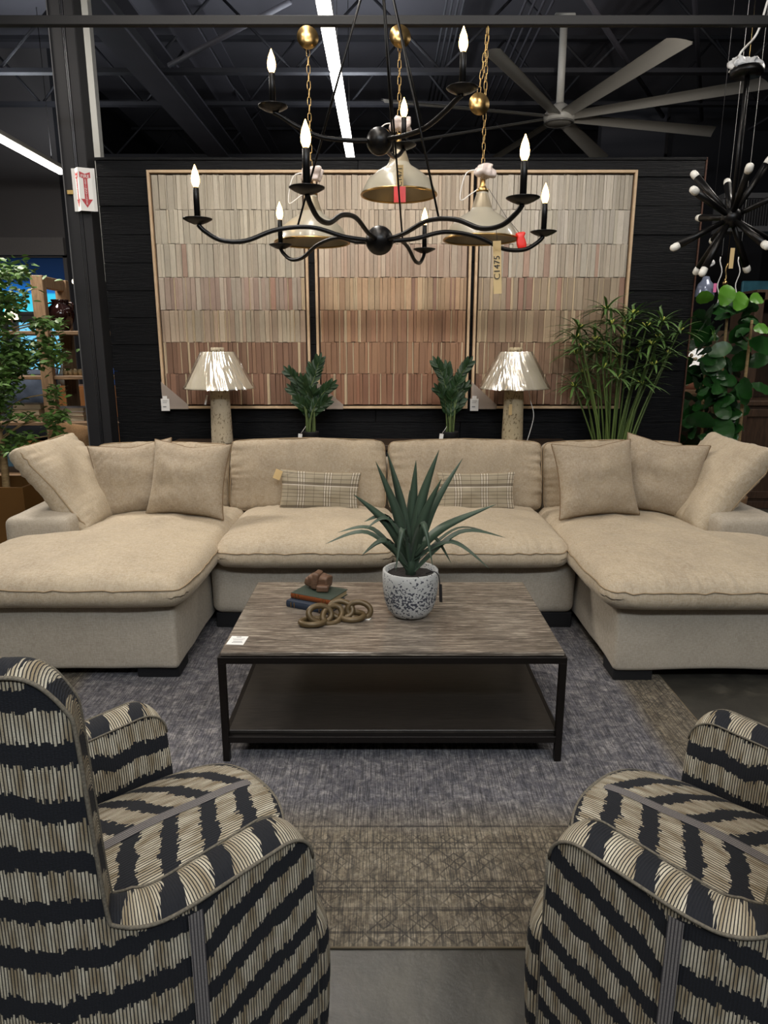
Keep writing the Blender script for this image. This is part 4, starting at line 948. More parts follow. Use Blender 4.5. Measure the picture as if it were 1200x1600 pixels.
# =================================================================== CREAM PENDANTS
def chain(parent, p0, p1, mat, pitch=0.036):
    p0 = Vector(p0); p1 = Vector(p1); n = max(1, int((p1 - p0).length / pitch)); L = (p1 - p0).length / n
    d = (p1 - p0).normalized()
    def one(rot):
        a, b_ = L * 0.56, 0.0085; pts = []
        for k in range(14):
            q = 2 * PI * k / 14; pts.append((b_ * (1 if math.cos(q) > 0 else -1) * abs(math.cos(q)) ** 0.5, 0, a * (1 if math.sin(q) > 0 else -1) * abs(math.sin(q)) ** 0.5))
        return xf(tube(pts, 0.0016, 5, True), (0, 0, 0), (0, 0, rot))
    ms = [None, None]
    for i in range(n):
        if ms[i % 2] is None:
            o_ = mk('chain_link', one(0.3 + (PI / 2) * (i % 2)), mat, parent); ms[i % 2] = o_.data
        else: o_ = inst('chain_link', ms[i % 2], parent)
        o_.location = p0 + (p1 - p0) * ((i + 0.5) / n); o_.rotation_mode = 'QUATERNION'; o_.rotation_quaternion = d.to_track_quat('Z', 'Y')
def pendant(C, label, seed, chtop, canopy):
    t = thing('pendant_lamp', C, label, 'pendant lamp', 'cream metal pendants on brass chains')
    out = [(0.202, 0.0), (0.199, 0.012), (0.188, 0.035), (0.165, 0.075), (0.115, 0.115), (0.066, 0.145), (0.042, 0.178), (0.032, 0.22), (0.030, 0.245)]
    inn = [(0.028, 0.24), (0.062, 0.142), (0.110, 0.111), (0.160, 0.071), (0.183, 0.033), (0.194, 0.010), (0.198, 0.0)]
    sh = mk('shade', lathe(out, 48, False), M_CREAM, t); mk('shade_lining', lathe(inn, 48, False), M_SHADEIN, t)
    mk('brass_rim', tube([(0.201 * math.cos(q), 0.201 * math.sin(q), 0.002) for q in [2 * PI * k / 48 for k in range(48)]], 0.006, 8, True), M_BRASS, t)
    mk('socket', lathe([(0.0001, 0.07), (0.018, 0.07), (0.024, 0.1), (0.024, 0.17), (0.0001, 0.17)], 18), M_BRASS, t)
    mk('brass_neck', lathe([(0.0001, 0.24), (0.032, 0.24), (0.034, 0.25), (0.022, 0.262), (0.015, 0.275), (0.015, 0.30), (0.006, 0.305), (0.0001, 0.305)], 20), M_BRASS, t)
    chain(t, (0, 0, 0.30), (0, 0, chtop - C[2]), M_BRASS)
    rr = random.Random(seed)
    mk('plastic_bundle', rbox(0.05, 0.035, 0.03, 0.02, (6, 5, 5), 3, lambda p: p * (1 + 0.5 * nz(p, 30, seed)) + Vector((0.01, 0, 0.345))), NT('pinkish_plastic_bundle', 0.25, 0, lin(210, 196, 190)).m, t)
    mk('white_wire', tube(smooth_pts([(0, 0, 0.35), (-0.09, -0.02, 0.33), (-0.12, -0.02, 0.2), (-0.06, -0.02, 0.23), (-0.02, 0, 0.26)]), 0.003, 6), M_WHITE, t)
    cx, cz, swing = canopy
    if swing: chain(t, (0.01, 0.01, chtop - C[2]), (cx, 0.01, cz - C[2] + 0.05), M_BRASS)
    mk('canopy', xf(lathe([(0.0001, -0.012), (0.02, -0.012), (0.045, -0.006), (0.054, 0.008), (0.055, 0.012), (0.0001, 0.008)], 28), (cx, -0.012, cz - C[2]), (R(88), 0, R(10))), M_BRASS, t)
    return t
p1 = pendant(Vector((-0.39, 4.0, 2.06)), 'cream pendant at left, in front of the left art panel, behind a candle', 1, 3.11, (0.0, 3.04, False))
p2 = pendant(Vector((0.08, 4.0, 2.30)), 'cream pendant in the middle, highest one, with a red taped tag', 2, 3.10, (0.0, 3.045, False))
p3 = pendant(Vector((0.527, 4.0, 2.075)), 'cream pendant at right, red tape on its wire, long brass chain', 3, 3.10, (-0.035, 2.735, True))
def tagp(p, dx, z0, z1, m, w_=0.018, name='paper_tag'): return mk(name, box(dx - w_, -0.212, z0, dx + w_, -0.209, z1), m, p, False)
tagp(p2, 0.0, 0.0, 0.10, M_BUFF); tagp(p2, 0.0, -0.075, 0.0, M_REDTAPE, 0.03, 'red_tape')
text('tag_writing', 'C1471', 0.034, M_INK, p2, (0, -0.214, 0.045), (R(90), R(-90), 0), 0.0003)
mk('red_tape', xf(rbox(0.022, 0.012, 0.045, 0.008, (3, 2, 4), 2, lambda p: p + Vector((nz(p, 40), 0, 0)) * 0.012), (0.20, -0.1, -0.02), (0, -0.15, 0)), M_REDTAPE, p3)
mk('tag_wire', tube([(0.03, -0.03, 0.25), (0.12, -0.09, 0.10), (0.19, -0.1, 0.02)], 0.0013, 4), M_INK, p3)

# =================================================================== FAN
fan = thing('ceiling_fan', (2.11, 9.2, 4.2), 'large grey eight-bladed ceiling fan at upper right', 'ceiling fan')
mk('motor_hub', lathe([(0.0001, -0.06), (0.13, -0.06), (0.17, -0.045), (0.185, -0.01), (0.185, 0.04), (0.16, 0.07), (0.12, 0.12), (0.06, 0.16), (0.0001, 0.16)], 36), M_FANW, fan)
mk('hub_ring', tube([(0.17 * math.cos(q), 0.17 * math.sin(q), -0.05) for q in [2 * PI * k / 36 for k in range(36)]], 0.012, 8, True), plain('fan_ring_grey', (120, 118, 114), 0.35, 0.3), fan)
mk('down_rod', tube([(0, 0, 0.15), (0, 0, 1.05)], 0.045, 14), M_FANW, fan)
mk('mount_plate', box(-0.12, -0.06, 1.0, 0.12, 0.06, 1.1, 0.01), M_FANW, fan, False)
bm_ = None
def blade(u, v):
    r = 0.14 + 2.06 * u; w_ = 0.075 + 0.03 * u; y = (v - 0.5) * 2 * w_; return (r + (0.10 * (v - 0.5) if u > 0.97 else 0), y, 0.02 - y * 0.22 + 0.012 * math.cos((v - 0.5) * PI))
for k in range(8):
    if bm_ is None:
        g1 = grid(14, 6, blade); g2 = (xf(g1, (0, 0, -0.014))[0], [tuple(reversed(f)) for f in g1[1]]); o_ = mk('blade', join(g1, g2), M_FANW, fan); bm_ = o_.data
    else: o_ = inst('blade', bm_, fan)
    o_.rotation_euler = (0, 0, R(-30 + 45 * k))

# =================================================================== STARBURST CHANDELIER
sp = thing('starburst_chandelier', (1.97, 4.2, 2.223), 'black starburst chandelier with white bulb tips at upper right', 'chandelier')
mk('hub_ball', sphere(0.055, (0, 0, 0), 22, 14), M_BLKMETAL, sp)
mk('stem_rod', tube([(0, 0, 0), (0.0, 0, 0.72)], 0.009, 10), M_BLKMETAL, sp); mk('stem_rod', tube([(0.028, 0.01, 0.0), (0.0145, 0.0, 0.72)], 0.004, 8), M_BLKMETAL, sp)
mk('canopy', lathe([(0.0001, 0.72), (0.08, 0.72), (0.085, 0.73), (0.085, 0.755), (0.0001, 0.757)], 32), M_BLKMETAL, sp)
mk('plastic_wrap', rbox(0.06, 0.04, 0.025, 0.015, (6, 5, 4), 3, lambda p: p * (1 + 0.8 * nz(p, 40, 3)) + Vector((-0.02, 0, 0.775))), NT('white_plastic_scrap', 0.3, 0, lin(200, 200, 200)).m, sp)
mk('supply_wire', tube(smooth_pts([(0, 0, 0.76), (-0.05, 0, 0.82), (0.03, 0, 0.92), (0.07, 0, 1.08), (0.09, 0, 1.16)]), 0.006, 6), M_WHITE, sp)
for (dx, dy, s) in ((-77, -30, -1), (-45, -69, 1), (-17, -52, -1), (18, -63, 1), (49, -83, -1), (-87, 45, 1), (-42, 80, -1), (-21, 71, 1), (19, 50, -1), (49, 70, 1), (75, -38, -1), (80, 28, 1), (15, 20, 1), (-10, -15, 1)):
    L = 0.37; px_ = L * 1080 / 4.35; dd = math.hypot(dx, dy); dep = math.sqrt(max(0, px_ ** 2 - dd ** 2)); d = Vector((dx, s * dep, -dy)).normalized()
    if d.z > 0.2: d.z += 0.0
    a_ = mk('arm', tube([d * 0.045, d * (L - 0.05)], [0.014, 0.021], 12), M_BLKMETAL, sp)
    mk('bulb', tube([d * (L - 0.052), d * (L - 0.03), d * (L - 0.01), d * (L - 0.002), d * L], [0.019, 0.0215, 0.019, 0.011, 0.001], 12), M_FROST, a_)
mk('hanger_wire', tube([(0, 0, 0.76), (0.02, 0, 3.75)], 0.0025, 5), M_IRON, sp)
mk('price_tag', box(-0.012, -0.06, -0.28, 0.012, -0.058, -0.17), M_BUFF, sp, False)

# =================================================================== FIRE SIGN on the column
fs = thing('fire_extinguisher_sign', PY(132, 297, 5.06), 'folded white and red fire extinguisher sign on the steel column', 'sign')
S1 = 0.165; fs.scale = (0.85, 0.85, 0.82)
def prism(p): # p list of (x,y) front profile extruded in z
    n = len(p); V = [(x, y, -S1) for x, y in p] + [(x, y, S1) for x, y in p] + [(x, y + 0.003, -S1) for x, y in p] + [(x, y + 0.003, S1) for x, y in p]; F = []
    for i in range(n - 1): F += [(i, i + 1, n + i + 1, n + i), (2 * n + i + 1, 2 * n + i, 3 * n + i, 3 * n + i + 1), (n + i, n + i + 1, 3 * n + i + 1, 3 * n + i), (i + 1, i, 2 * n + i, 2 * n + i + 1)]
    return V, F
mk('sign_plate', prism([(-0.092, 0), (-0.064, 0), (-0.024, -0.042), (0.066, 0), (0.092, 0)]), M_WHITE, fs, False)
def face_pt(x0, y0, x1, y1, u, off=0.0015):
    n_ = Vector((y1 - y0, -(x1 - x0))).normalized(); return x0 + (x1 - x0) * u + n_.x * off * 1, y0 + (y1 - y0) * u + n_.y * off
for (x0, y0, x1, y1) in ((-0.024, -0.042, 0.066, 0), (-0.064, 0, -0.024, -0.042)):
    arrow = [(0.1, 0.82), (0.5, 0.72), (0.9, 0.82), (0.9, 0.55), (0.66, 0.5), (0.66, -0.45), (0.95, -0.45), (0.5, -0.85), (0.08, -0.45), (0.36, -0.45), (0.36, 0.5), (0.1, 0.55)]
    V = [];
    for u, v_ in arrow: a, b_ = face_pt(x0, y0, x1, y1, u); V.append((a, b_, v_ * S1))
    mk('red_arrow', (V, [(0, 1, 10, 11), (1, 2, 3, 4), (1, 4, 10), (10, 4, 5, 9), (8, 9, 7), (9, 5, 7), (5, 6, 7)]), M_RED, fs, False)
    ang = math.atan2(y1 - y0, x1 - x0); a, b_ = face_pt(x0, y0, x1, y1, 0.5, 0.003)
    text('lettering', 'FIRE', 0.036 if x1 > 0 else 0.02, M_WHITE, fs, (a, b_, 0.60 * S1), (R(90), 0, ang), 0.0002)
    for k, chh in enumerate('EXTINGUISHER'): text('lettering', chh, 0.021 if x1 > 0 else 0.014, M_WHITE, fs, (a, b_, (0.43 - 0.1 * k) * S1), (R(90), 0, ang), 0.0002)
mk('mount_bracket', box(-0.14, 0.0, -0.03, -0.09, 0.04, 0.0), plain('bracket_ochre', (190, 160, 96), 0.6), fs, False)

# =================================================================== SHELF UNIT AND LEFT BACKGROUND
et = thing('open_shelf_unit', (-3.2, 5.8, 0), 'weathered oak open shelf unit at far left, behind the steel column', 'shelf unit')
for xx in (-1.05, 0.42, 1.3):
    for yy in (0.0, 0.42): mk('post', box(xx - 0.05, yy, 0, xx + 0.05, yy + 0.06, 2.07, 0.004), M_OAK, et, False)
    mk('side_rail', box(xx - 0.035, 0.06, 1.98, xx + 0.035, 0.42, 2.07, 0.004), M_OAK, et, False)
for zc in (0.42, 0.87, 1.25, 1.61): mk('shelf_board', box(-1.1, 0.015, zc, 1.35, 0.465, zc + 0.03, 0.003), M_OAKH, et, False)
mk('top_rail', box(-1.1, 0.01, 2.0, -1.1 + 0.03, 0.03, 2.05), M_OAKH, et, False)
def pt(px, z_, dy=0.0):
    Y = 5.95 + dy; return Vector(((px - 600) / 1080 * (Y * _c + (CH - z_) * _s), Y, z_))
vz = thing('ceramic_vase', pt(98, 1.6405), 'glossy dark brown jar vase with handles on the top shelf', 'vase')
mk('body', lathe([(0.0001, 0), (0.05, 0), (0.07, 0.03), (0.10, 0.10), (0.105, 0.14), (0.09, 0.19), (0.062, 0.215), (0.06, 0.23), (0.07, 0.25), (0.068, 0.252), (0.055, 0.23), (0.0001, 0.22)], 36), NT('brown_black_glaze', 0.08, 0, lin(38, 20, 18)).m, vz)
for s in (-1, 1): mk('handle', tube(smooth_pts([(s * 0.06, 0, 0.225), (s * 0.105, 0, 0.22), (s * 0.10, 0, 0.165)]), 0.008, 8), NT('brown_black_glaze_handle', 0.1, 0, lin(38, 20, 18)).m, vz)
for k, px in enumerate((103, 111, 119, 127)):
    o_ = mk('votive_jar', lathe([(0.0001, 0), (0.02, 0), (0.024, 0.03), (0.02, 0.045), (0.021, 0.052), (0.017, 0.05), (0.0001, 0.01)], 16), plain('mercury_glass', (196, 178, 142), 0.2, 0.5), None); o_.location = pt(px, 1.2805); tag(o_, ['gold votive jar on the oak shelf, leftmost of the row', 'gold votive jar on the oak shelf, second from the left', 'gold votive jar on the oak shelf, second from the column', 'gold votive jar on the oak shelf, nearest the column'][k], 'jar', 'votive jars on the shelf')
def stack(px, z0, specs, grp, labs):
    for (w_, d_, h_, col, rz, px2), lab in zip(specs, labs):
        t = thing('book', pt(px2, z0, 0.06), lab, 'book', grp, (0, 0, R(rz)))
        mk('page_block', box(-w_ / 2 + 0.004, -d_ / 2 + 0.004, 0.002, w_ / 2 - 0.004, d_ / 2 - 0.004, h_ - 0.002), plain('page_cream', (204, 190, 162), 0.8, 0, 0.1, 150), t, False)
        mk('cover', join(box(-w_ / 2, -d_ / 2, 0, w_ / 2, d_ / 2, 0.003), box(-w_ / 2, -d_ / 2, h_ - 0.003, w_ / 2, d_ / 2, h_)), plain('book_cover', col, 0.6), t, False)
        z0 += h_ + 0.0004
stack(50, 0.9005, [(0.26, 0.2, 0.05, (150, 134, 106), 3, 50), (0.25, 0.2, 0.045, (178, 164, 138), -4, 50), (0.24, 0.19, 0.045, (120, 110, 92), 2, 50)], 'cream books on the left shelf bay', ['cream book at the bottom of the stack left of the oak post', 'cream book in the middle of the stack left of the oak post', 'grey edged book on top of the stack left of the oak post'])
stack(115, 0.9005, [(0.27, 0.2, 0.04, (196, 190, 182), 2, 114), (0.27, 0.2, 0.035, (180, 150, 130), -3, 115), (0.26, 0.2, 0.035, (206, 204, 210), 4, 113)], 'books stacked beside the column', ['white book at the bottom of the stack by the steel column', 'pinkish tan book in the middle of the stack by the steel column', 'pale book on top of the stack by the steel column'])
# denim cushion behind
cu = pillow('blue_cushion', pt(50, 1.075, 0.75), 0.52, 0.5, 0.2, (R(-8), 0, R(5)), plain('dark_denim', (48, 58, 74), 0.85, 0, 0.25, 40), 'slate blue cushion seen through the shelf above the cream books', 'cushion', None, 61, False, True)
st_ = thing('upholstered_bench', (-3.5, 6.95, 0), 'dark bench behind the shelf unit that holds the blue cushion', 'bench')
mk('seat', rbox(0.6, 0.3, 0.1, 0.04, (6, 6, 3), 3, lambda p: p + Vector((0, 0, 0.73))), plain('charcoal_bench', (40, 44, 52), 0.9), st_)
for sx in (-0.5, 0.5):
    for sy in (-0.22, 0.22): mk('leg', box(sx - 0.03, sy - 0.03, 0, sx + 0.03, sy + 0.03, 0.64), M_DKWOOD, st_, False)
oc = thing('orange_cabinet', (-4.05, 9.3, 0), 'orange wood cabinet seen between shelf and column', 'cabinet')
mk('body', box(-0.9, 0, 0.0, 0.9, 0.45, 1.02, 0.01), M_ORWOOD, oc, False)
for k in range(4):
    d_ = mk('door', box(-0.88 + 0.44 * k + 0.01, -0.02, 0.1, -0.88 + 0.44 * k + 0.43, 0, 0.98, 0.004), M_ORWOOD, oc, False); mk('handle', box(-0.88 + 0.44 * k + 0.36, -0.04, 0.5, -0.88 + 0.44 * k + 0.38, -0.02, 0.8), M_WHITE, d_, False)
for k in range(3):
    o_ = mk('blue_box', box(-0.09, -0.09, 0, 0.09, 0.09, 0.16 + 0.03 * k, 0.01), plain('blue_tin', (50, 88, 160), 0.4), None, False); o_.location = ((-4.62, -3.9, -3.6)[k], 9.5, 1.021); tag(o_, ['short blue box, left one on the orange cabinet', 'blue box, middle one on the orange cabinet', 'tallest blue box, right one on the orange cabinet'][k], 'box', 'blue boxes on the orange cabinet')
tw = thing('branch_vase', (-4.27, 9.42, 1.021), 'bare branches in a vase in front of the bright window', 'vase')
mk('vase', lathe([(0.0001, 0), (0.06, 0), (0.09, 0.1), (0.04, 0.25), (0.045, 0.27), (0.0001, 0.26)], 20), plain('grey_vase', (110, 108, 100), 0.5), tw)
for k in range(6):
    a = k * 1.05; mk('branch', tube(smooth_pts([(0, 0, 0.2), (0.04 * math.cos(a), 0.04 * math.sin(a), 0.5), (0.16 * math.cos(a), 0.1 * math.sin(a), 0.75), (0.2 * math.cos(a + 0.5), 0.12 * math.sin(a), 1.0)], 4), [0.012 - 0.0008 * q for q in range(13)], 5), M_BARK, tw)
bk = pillow('woven_cushion', PY(118, 697, 5.35), 0.42, 0.36, 0.2, (R(-10), R(12), R(15)), wood('woven_tan', (120, 88, 56), (160, 124, 84), 0.9, (4, 4, 4), 40, 0.5), 'tan woven cushion behind the left side cushion of the sofa', 'cushion', None, 66, False, True)
bst = thing('rattan_ottoman', (-2.55, 5.42, 0), 'low dark ottoman under the woven cushion behind the sofa', 'ottoman')
mk('body', rbox(0.25, 0.2, 0.27, 0.04, (5, 5, 5), 3, lambda p: p + Vector((0, 0, 0.27))), M_DKWOOD, bst)
pj = None
lampf = thing('small_globe_lamp', PY(117, 440, 9.0), 'tiny lit pendant bulb near the column at left', 'pendant lamp')
mk('globe', sphere(0.035), glow('small_globe', (255, 240, 210), 5), lampf); mk('cord', tube([(0, 0, 0.03), (0, 0, 3.62)], 0.006, 5), M_IRON, lampf)
lampf = thing('small_shade_lamp', PY(17, 490, 7.6), 'small lit lamp shade glowing among the tree leaves at left', 'lamp')
mk('shade', lathe([(0.07, -0.06), (0.05, 0.05)], 16, False), glow('small_shade', (255, 232, 196), 2.0), lampf); mk('pole', tube([(0, 0, -1.93), (0, 0, 0.0)], 0.01, 6), M_IRON, lampf); mk('foot_plate', lathe([(0.0001, -1.955), (0.1, -1.955), (0.1, -1.93), (0.0001, -1.93)], 16), M_IRON, lampf)

# left tree in planter
pl = thing('potted_ficus_tree', (-2.78, 4.95, 0), 'leafy small tree in a brown box planter at far left', 'tree')
M_PLANTER = plain('bronze_planter', (112, 78, 38), 0.45, 0.2, 0.15, 5)
mk('planter_box', join(box(-0.27, -0.24, 0, -0.25, 0.24, 0.56), box(0.25, -0.24, 0, 0.27, 0.24, 0.56), box(-0.25, -0.24, 0, 0.25, -0.22, 0.56), box(-0.25, 0.22, 0, 0.25, 0.24, 0.56), box(-0.25, -0.22, 0, 0.25, 0.22, 0.05)), M_PLANTER, pl, False)
mk('soil', box(-0.249, -0.219, 0.4, 0.249, 0.219, 0.46), M_SOIL, pl, False)
trP = smooth_pts([(0.02, 0, 0.42), (0.03, 0, 0.8), (-0.01, 0, 1.2), (0.0, 0, 1.6), (-0.05, 0, 2.0)], 6)
mk('trunk', tube(trP, [0.028 - 0.0007 * k for k in range(len(trP))], 10), M_BARK, pl)
mk('trunk', tube(smooth_pts([(-0.08, 0.02, 0.44), (-0.1, 0.03, 0.9), (-0.12, 0.02, 1.4), (-0.2, 0, 1.9)], 6), 0.016, 8), M_BARK, pl)
rr = random.Random(8); parts = []; lf = leaflet(0.055, 0.028, 0.2, 3, 0.2)
clus = [(-20, 430, 60, 26, 170), (25, 425, 24, 12, 60), (15, 470, 22, 18, 90), (-10, 500, 25, 40, 160), (60, 505, 18, 8, 40), (85, 505, 16, 8, 34), (35, 555, 32, 26, 220), (75, 545, 22, 24, 90), (95, 560, 14, 14, 30), (5, 600, 22, 36, 170), (-10, 640, 22, 30, 130), (85, 615, 12, 14, 34), (80, 655, 14, 16, 44), (95, 650, 12, 10, 20), (40, 650, 26, 5, 18), (30, 690, 24, 14, 70), (5, 700, 14, 10, 30), (88, 680, 8, 10, 18), (15, 560, 18, 40, 120)]
for cx, cy, sx, sy, n in clus:
    for k in range(int(n * 2.0)):
        P = PY(cx + rr.gauss(0, sx * 0.55), cy + rr.gauss(0, sy * 0.55), 4.95 + rr.gauss(0, 0.14)) - Vector((-2.78, 4.95, 0))
        parts.append(xf(lf, P, (rr.uniform(-0.8, 0.8), rr.uniform(-0.7, 0.5), rr.uniform(0, 6.28)), (1, 1, 1)))
fo = mk('foliage', join(*parts), M_SMALLLEAF, pl); fo['kind'] = 'stuff'
tws = []
for cx, cy, sx, sy, n in clus:
    P = PY(cx, cy, 4.95) - Vector((-2.78, 4.95, 0)); b0 = Vector((-0.01, 0, max(0.6, P.z - 0.18))); tws.append(tube(smooth_pts([b0, b0.lerp(P, 0.5) + Vector((0, 0, 0.05)), P], 4), 0.005, 5))
mk('twigs', join(*tws), M_BARK, pl)['kind'] = 'stuff'

# =================================================================== RIGHT BACKGROUND
fg = thing('fiddle_leaf_fig', (2.72, 5.45, 0), 'tall fig tree with broad round green leaves right of the black wall', 'tree')
mk('pot', lathe([(0.0001, 0), (0.15, 0), (0.19, 0.35), (0.18, 0.36), (0.17, 0.32), (0.0001, 0.3)], 28), plain('woven_basket', (112, 84, 56), 0.9), fg)
mk('soil', lathe([(0.0001, 0.3), (0.168, 0.3), (0.0001, 0.325)], 20, False), M_SOIL, fg)
fgo = Vector((2.72, 5.45, 0))
for pts in ([(1128, 720), (1125, 640), (1130, 560), (1138, 480)], [(1150, 720), (1160, 630), (1168, 560), (1175, 500)], [(1100, 720), (1098, 640), (1105, 560)], [(1120, 700), (1110, 620), (1105, 580)]):
    P = [Vector((0.02, 0, 0.31))] + [PY(a, b_, 5.45) - fgo for a, b_ in pts]; P = smooth_pts(P, 5); mk('trunk', tube(P, [0.018 - 0.0004 * k for k in range(len(P))], 8), M_BARK, fg)
def figleaf(L, W):
    n = 8; V, F = [], []
    for i in range(n + 1):
        t = i / n; w_ = W / 2 * (math.sin(PI * min(1, 0.06 + t * 0.9)) ** 0.6) * (0.72 + 0.35 * t); w_ = max(w_, 0.002)
        if i == n: w_ = W * 0.12
        for k in range(5):
            q = (k - 2) / 2; V.append((L * t, w_ * q, -0.18 * L * t * t + 0.14 * w_ * abs(q) + 0.006 * math.sin(i * 2.2) * abs(q)))
    for i in range(n):
        for k in range(4): F.append((i * 5 + k, (i + 1) * 5 + k, (i + 1) * 5 + k + 1, i * 5 + k + 1))
    return V, F
lm = [mk('leaf', figleaf(0.2 - 0.02 * k, 0.15 - 0.01 * k), M_FIG, fg) for k in range(3)]; lmy = mk('leaf', figleaf(0.17, 0.15), M_FIGL, fg)
rr = random.Random(12)
def putleaf(px, py, Y, me, s, rot, reuse=None):
    o_ = reuse or inst('leaf', me, fg); q_ = PY(px, py, Y); q_.x = max(q_.x, 2.42); o_.location = q_ - fgo; o_.rotation_euler = rot; o_.scale = (s, s, s); return o_
big = [(1095, 466, 'y', (1.1, -0.1, 3.0)), (1128, 478, 'y', (1.3, -1.2, 0.2)), (1148, 484, 'y', (1.2, -0.9, 0.4)), (1178, 516, 'y', (0.9, -0.2, 0.1)), (1102, 512, 'y', (0.9, 0.9, 0.3)), (1130, 655, 'y', (1.2, 1.1, 0.0)), (1172, 470, 'y', (1.0, -0.3, 0.3))]
for i, (px, py, k, rt) in enumerate(big): putleaf(px, py, 5.3, lmy.data, 0.95 if i in (1, 2) else 0.75, rt, lmy if i == 0 else None)
for i in range(150):
    px = rr.uniform(1068, 1186); py = rr.uniform(480, 700); Y = rr.uniform(5.25, 5.85)
    if py > 610 and px > 1150: px -= 45
    if i < 3: putleaf(px, py, Y, None, rr.uniform(0.6, 1), (rr.uniform(0.3, 1.3), rr.uniform(-0.8, 0.9), rr.uniform(-3.1, 3.1)), lm[i])
    else: putleaf(px, py, Y, rr.choice(lm).data, rr.uniform(0.7, 1.2), (rr.uniform(0.3, 1.3), rr.uniform(-0.8, 0.9), rr.uniform(-3.1, 3.1)))
# cabinet hutch
cab = thing('wood_hutch', (4.0, 6.5, 0), 'dark brown wooden hutch cabinet at far right behind the fig tree', 'cabinet')
mk('lower_body', box(-0.7, 0, 0.06, 0.8, 0.5, 0.98, 0.006), M_DKWOOD, cab, False); mk('counter', box(-0.73, -0.03, 0.98, 0.83, 0.5, 1.03, 0.008), M_DKWOOD, cab, False); mk('plinth', box(-0.71, -0.01, 0, 0.81, 0.5, 0.07, 0.005), M_DKWOOD, cab, False)
for k in range(3):
    x0 = -0.68 + 0.49 * k; d_ = mk('door', join(box(x0, -0.02, 0.1, x0 + 0.07, 0, 0.95, 0.003), box(x0 + 0.40, -0.02, 0.1, x0 + 0.47, 0, 0.95, 0.003), box(x0 + 0.07, -0.02, 0.1, x0 + 0.40, 0, 0.17, 0.003), box(x0 + 0.07, -0.02, 0.88, x0 + 0.40, 0, 0.95, 0.003), box(x0 + 0.07, -0.008, 0.17, x0 + 0.40, 0, 0.88)), M_DKWOOD, cab, False)
    mk('handle', tube([(x0 + (0.42 if k == 0 else 0.04), -0.045, 0.45), (x0 + (0.42 if k == 0 else 0.04), -0.045, 0.62)], 0.007, 6), M_IRON, d_)
mk('upper_body', join(box(-0.62, 0.05, 1.03, -0.54, 0.5, 2.0, 0.004), box(0.66, 0.05, 1.03, 0.74, 0.5, 2.0, 0.004), box(-0.62, 0.05, 1.93, 0.74, 0.5, 2.02, 0.004), box(-0.54, 0.45, 1.03, 0.66, 0.5, 1.93), box(-0.54, 0.1, 1.45, 0.66, 0.45, 1.48)), M_DKWOOD, cab, False)
# display behind the tree
dt = thing('display_table', (3.6, 9.0, 0), 'long wooden display table far behind the fig tree', 'table')
mk('tabletop', box(-1.3, -0.4, 0.95, 1.6, 0.4, 1.0, 0.005), M_OAKH, dt, False)
for sx in (-1.2, 1.5):
    for sy in (-0.33, 0.33): mk('leg', box(sx - 0.04, sy - 0.04, 0, sx + 0.04, sy + 0.04, 0.95), M_OAK, dt, False)
def shadelamp(x, y, z0, label, colr, e):
    t = thing('table_lamp', (x, y, z0), label, 'table lamp', 'lamps on the far display table')
    mk('lamp_base', lathe([(0.0001, 0), (0.09, 0), (0.11, 0.08), (0.07, 0.22), (0.02, 0.28), (0.0001, 0.28)], 20), plain('lamp_ceramic', colr, 0.3), t)
    mk('lamp_shade', lathe([(0.17, 0.28), (0.12, 0.5)], 24, False), glow('lit_shade', (240, 236, 228), e), t)
shadelamp(2.7, 9.0, 1.0005, 'white shaded lamp far behind, left of the fig trunk', (80, 120, 160), 0.35)
shadelamp(3.9, 8.9, 1.0005, 'white shaded lamp far behind, between the fig trunks', (150, 100, 80), 0.6)
shadelamp(5.0, 9.1, 1.0005, 'white shaded lamp far behind, right of the fig tree', (90, 140, 170), 0.8)
bx_ = mk('blue_display_panel', box(-0.45, 0, -0.45, 0.45, 0.05, 0.45, 0.01), plain('teal_picture', (70, 130, 150), 0.5, 0, 0.7, 6), None, False); bx_.location = (5.35, 9.9, 1.95); tag(bx_, 'teal framed picture far behind at the right edge', 'picture')
o_ = mk('shelf_back_panel', join(box(-1.7, 0, 0, 3.2, 0.06, 1.75)), plain('warm_back_board', (98, 78, 60), 0.8, 0, 0.4, 3), None, False); o_.location = (3.8, 10.2, 0); tag(o_, 'warm brown display partition far behind the fig tree', 'partition')
gp = thing('grey_bell_pendant', PY(1101, 458, 6.0), 'grey blue bell pendant hanging above the fig tree', 'pendant lamp')
mk('shade', lathe([(0.075, -0.03), (0.073, 0.02), (0.06, 0.07), (0.035, 0.1), (0.025, 0.13), (0.0001, 0.135)], 28, False), plain('grey_glass', (120, 128, 148), 0.2, 0.2), gp)
mk('wrap_bundle', rbox(0.05, 0.03, 0.03, 0.02, (5, 4, 4), 3, lambda p: p * (1 + 0.6 * nz(p, 30, 4)) + Vector((-0.01, 0, 0.23))), NT('white_wrap', 0.4, 0, lin(226, 226, 226)).m, gp)
mk('cord', tube([(0, 0, 0.13), (0, 0, 4.3)], 0.002, 5), M_STEEL, gp)
mk('pink_tag', box(0.03, -0.085, 0.0, 0.055, -0.083, 0.07), plain('pink_tag', (230, 120, 170), 0.6), gp, False)
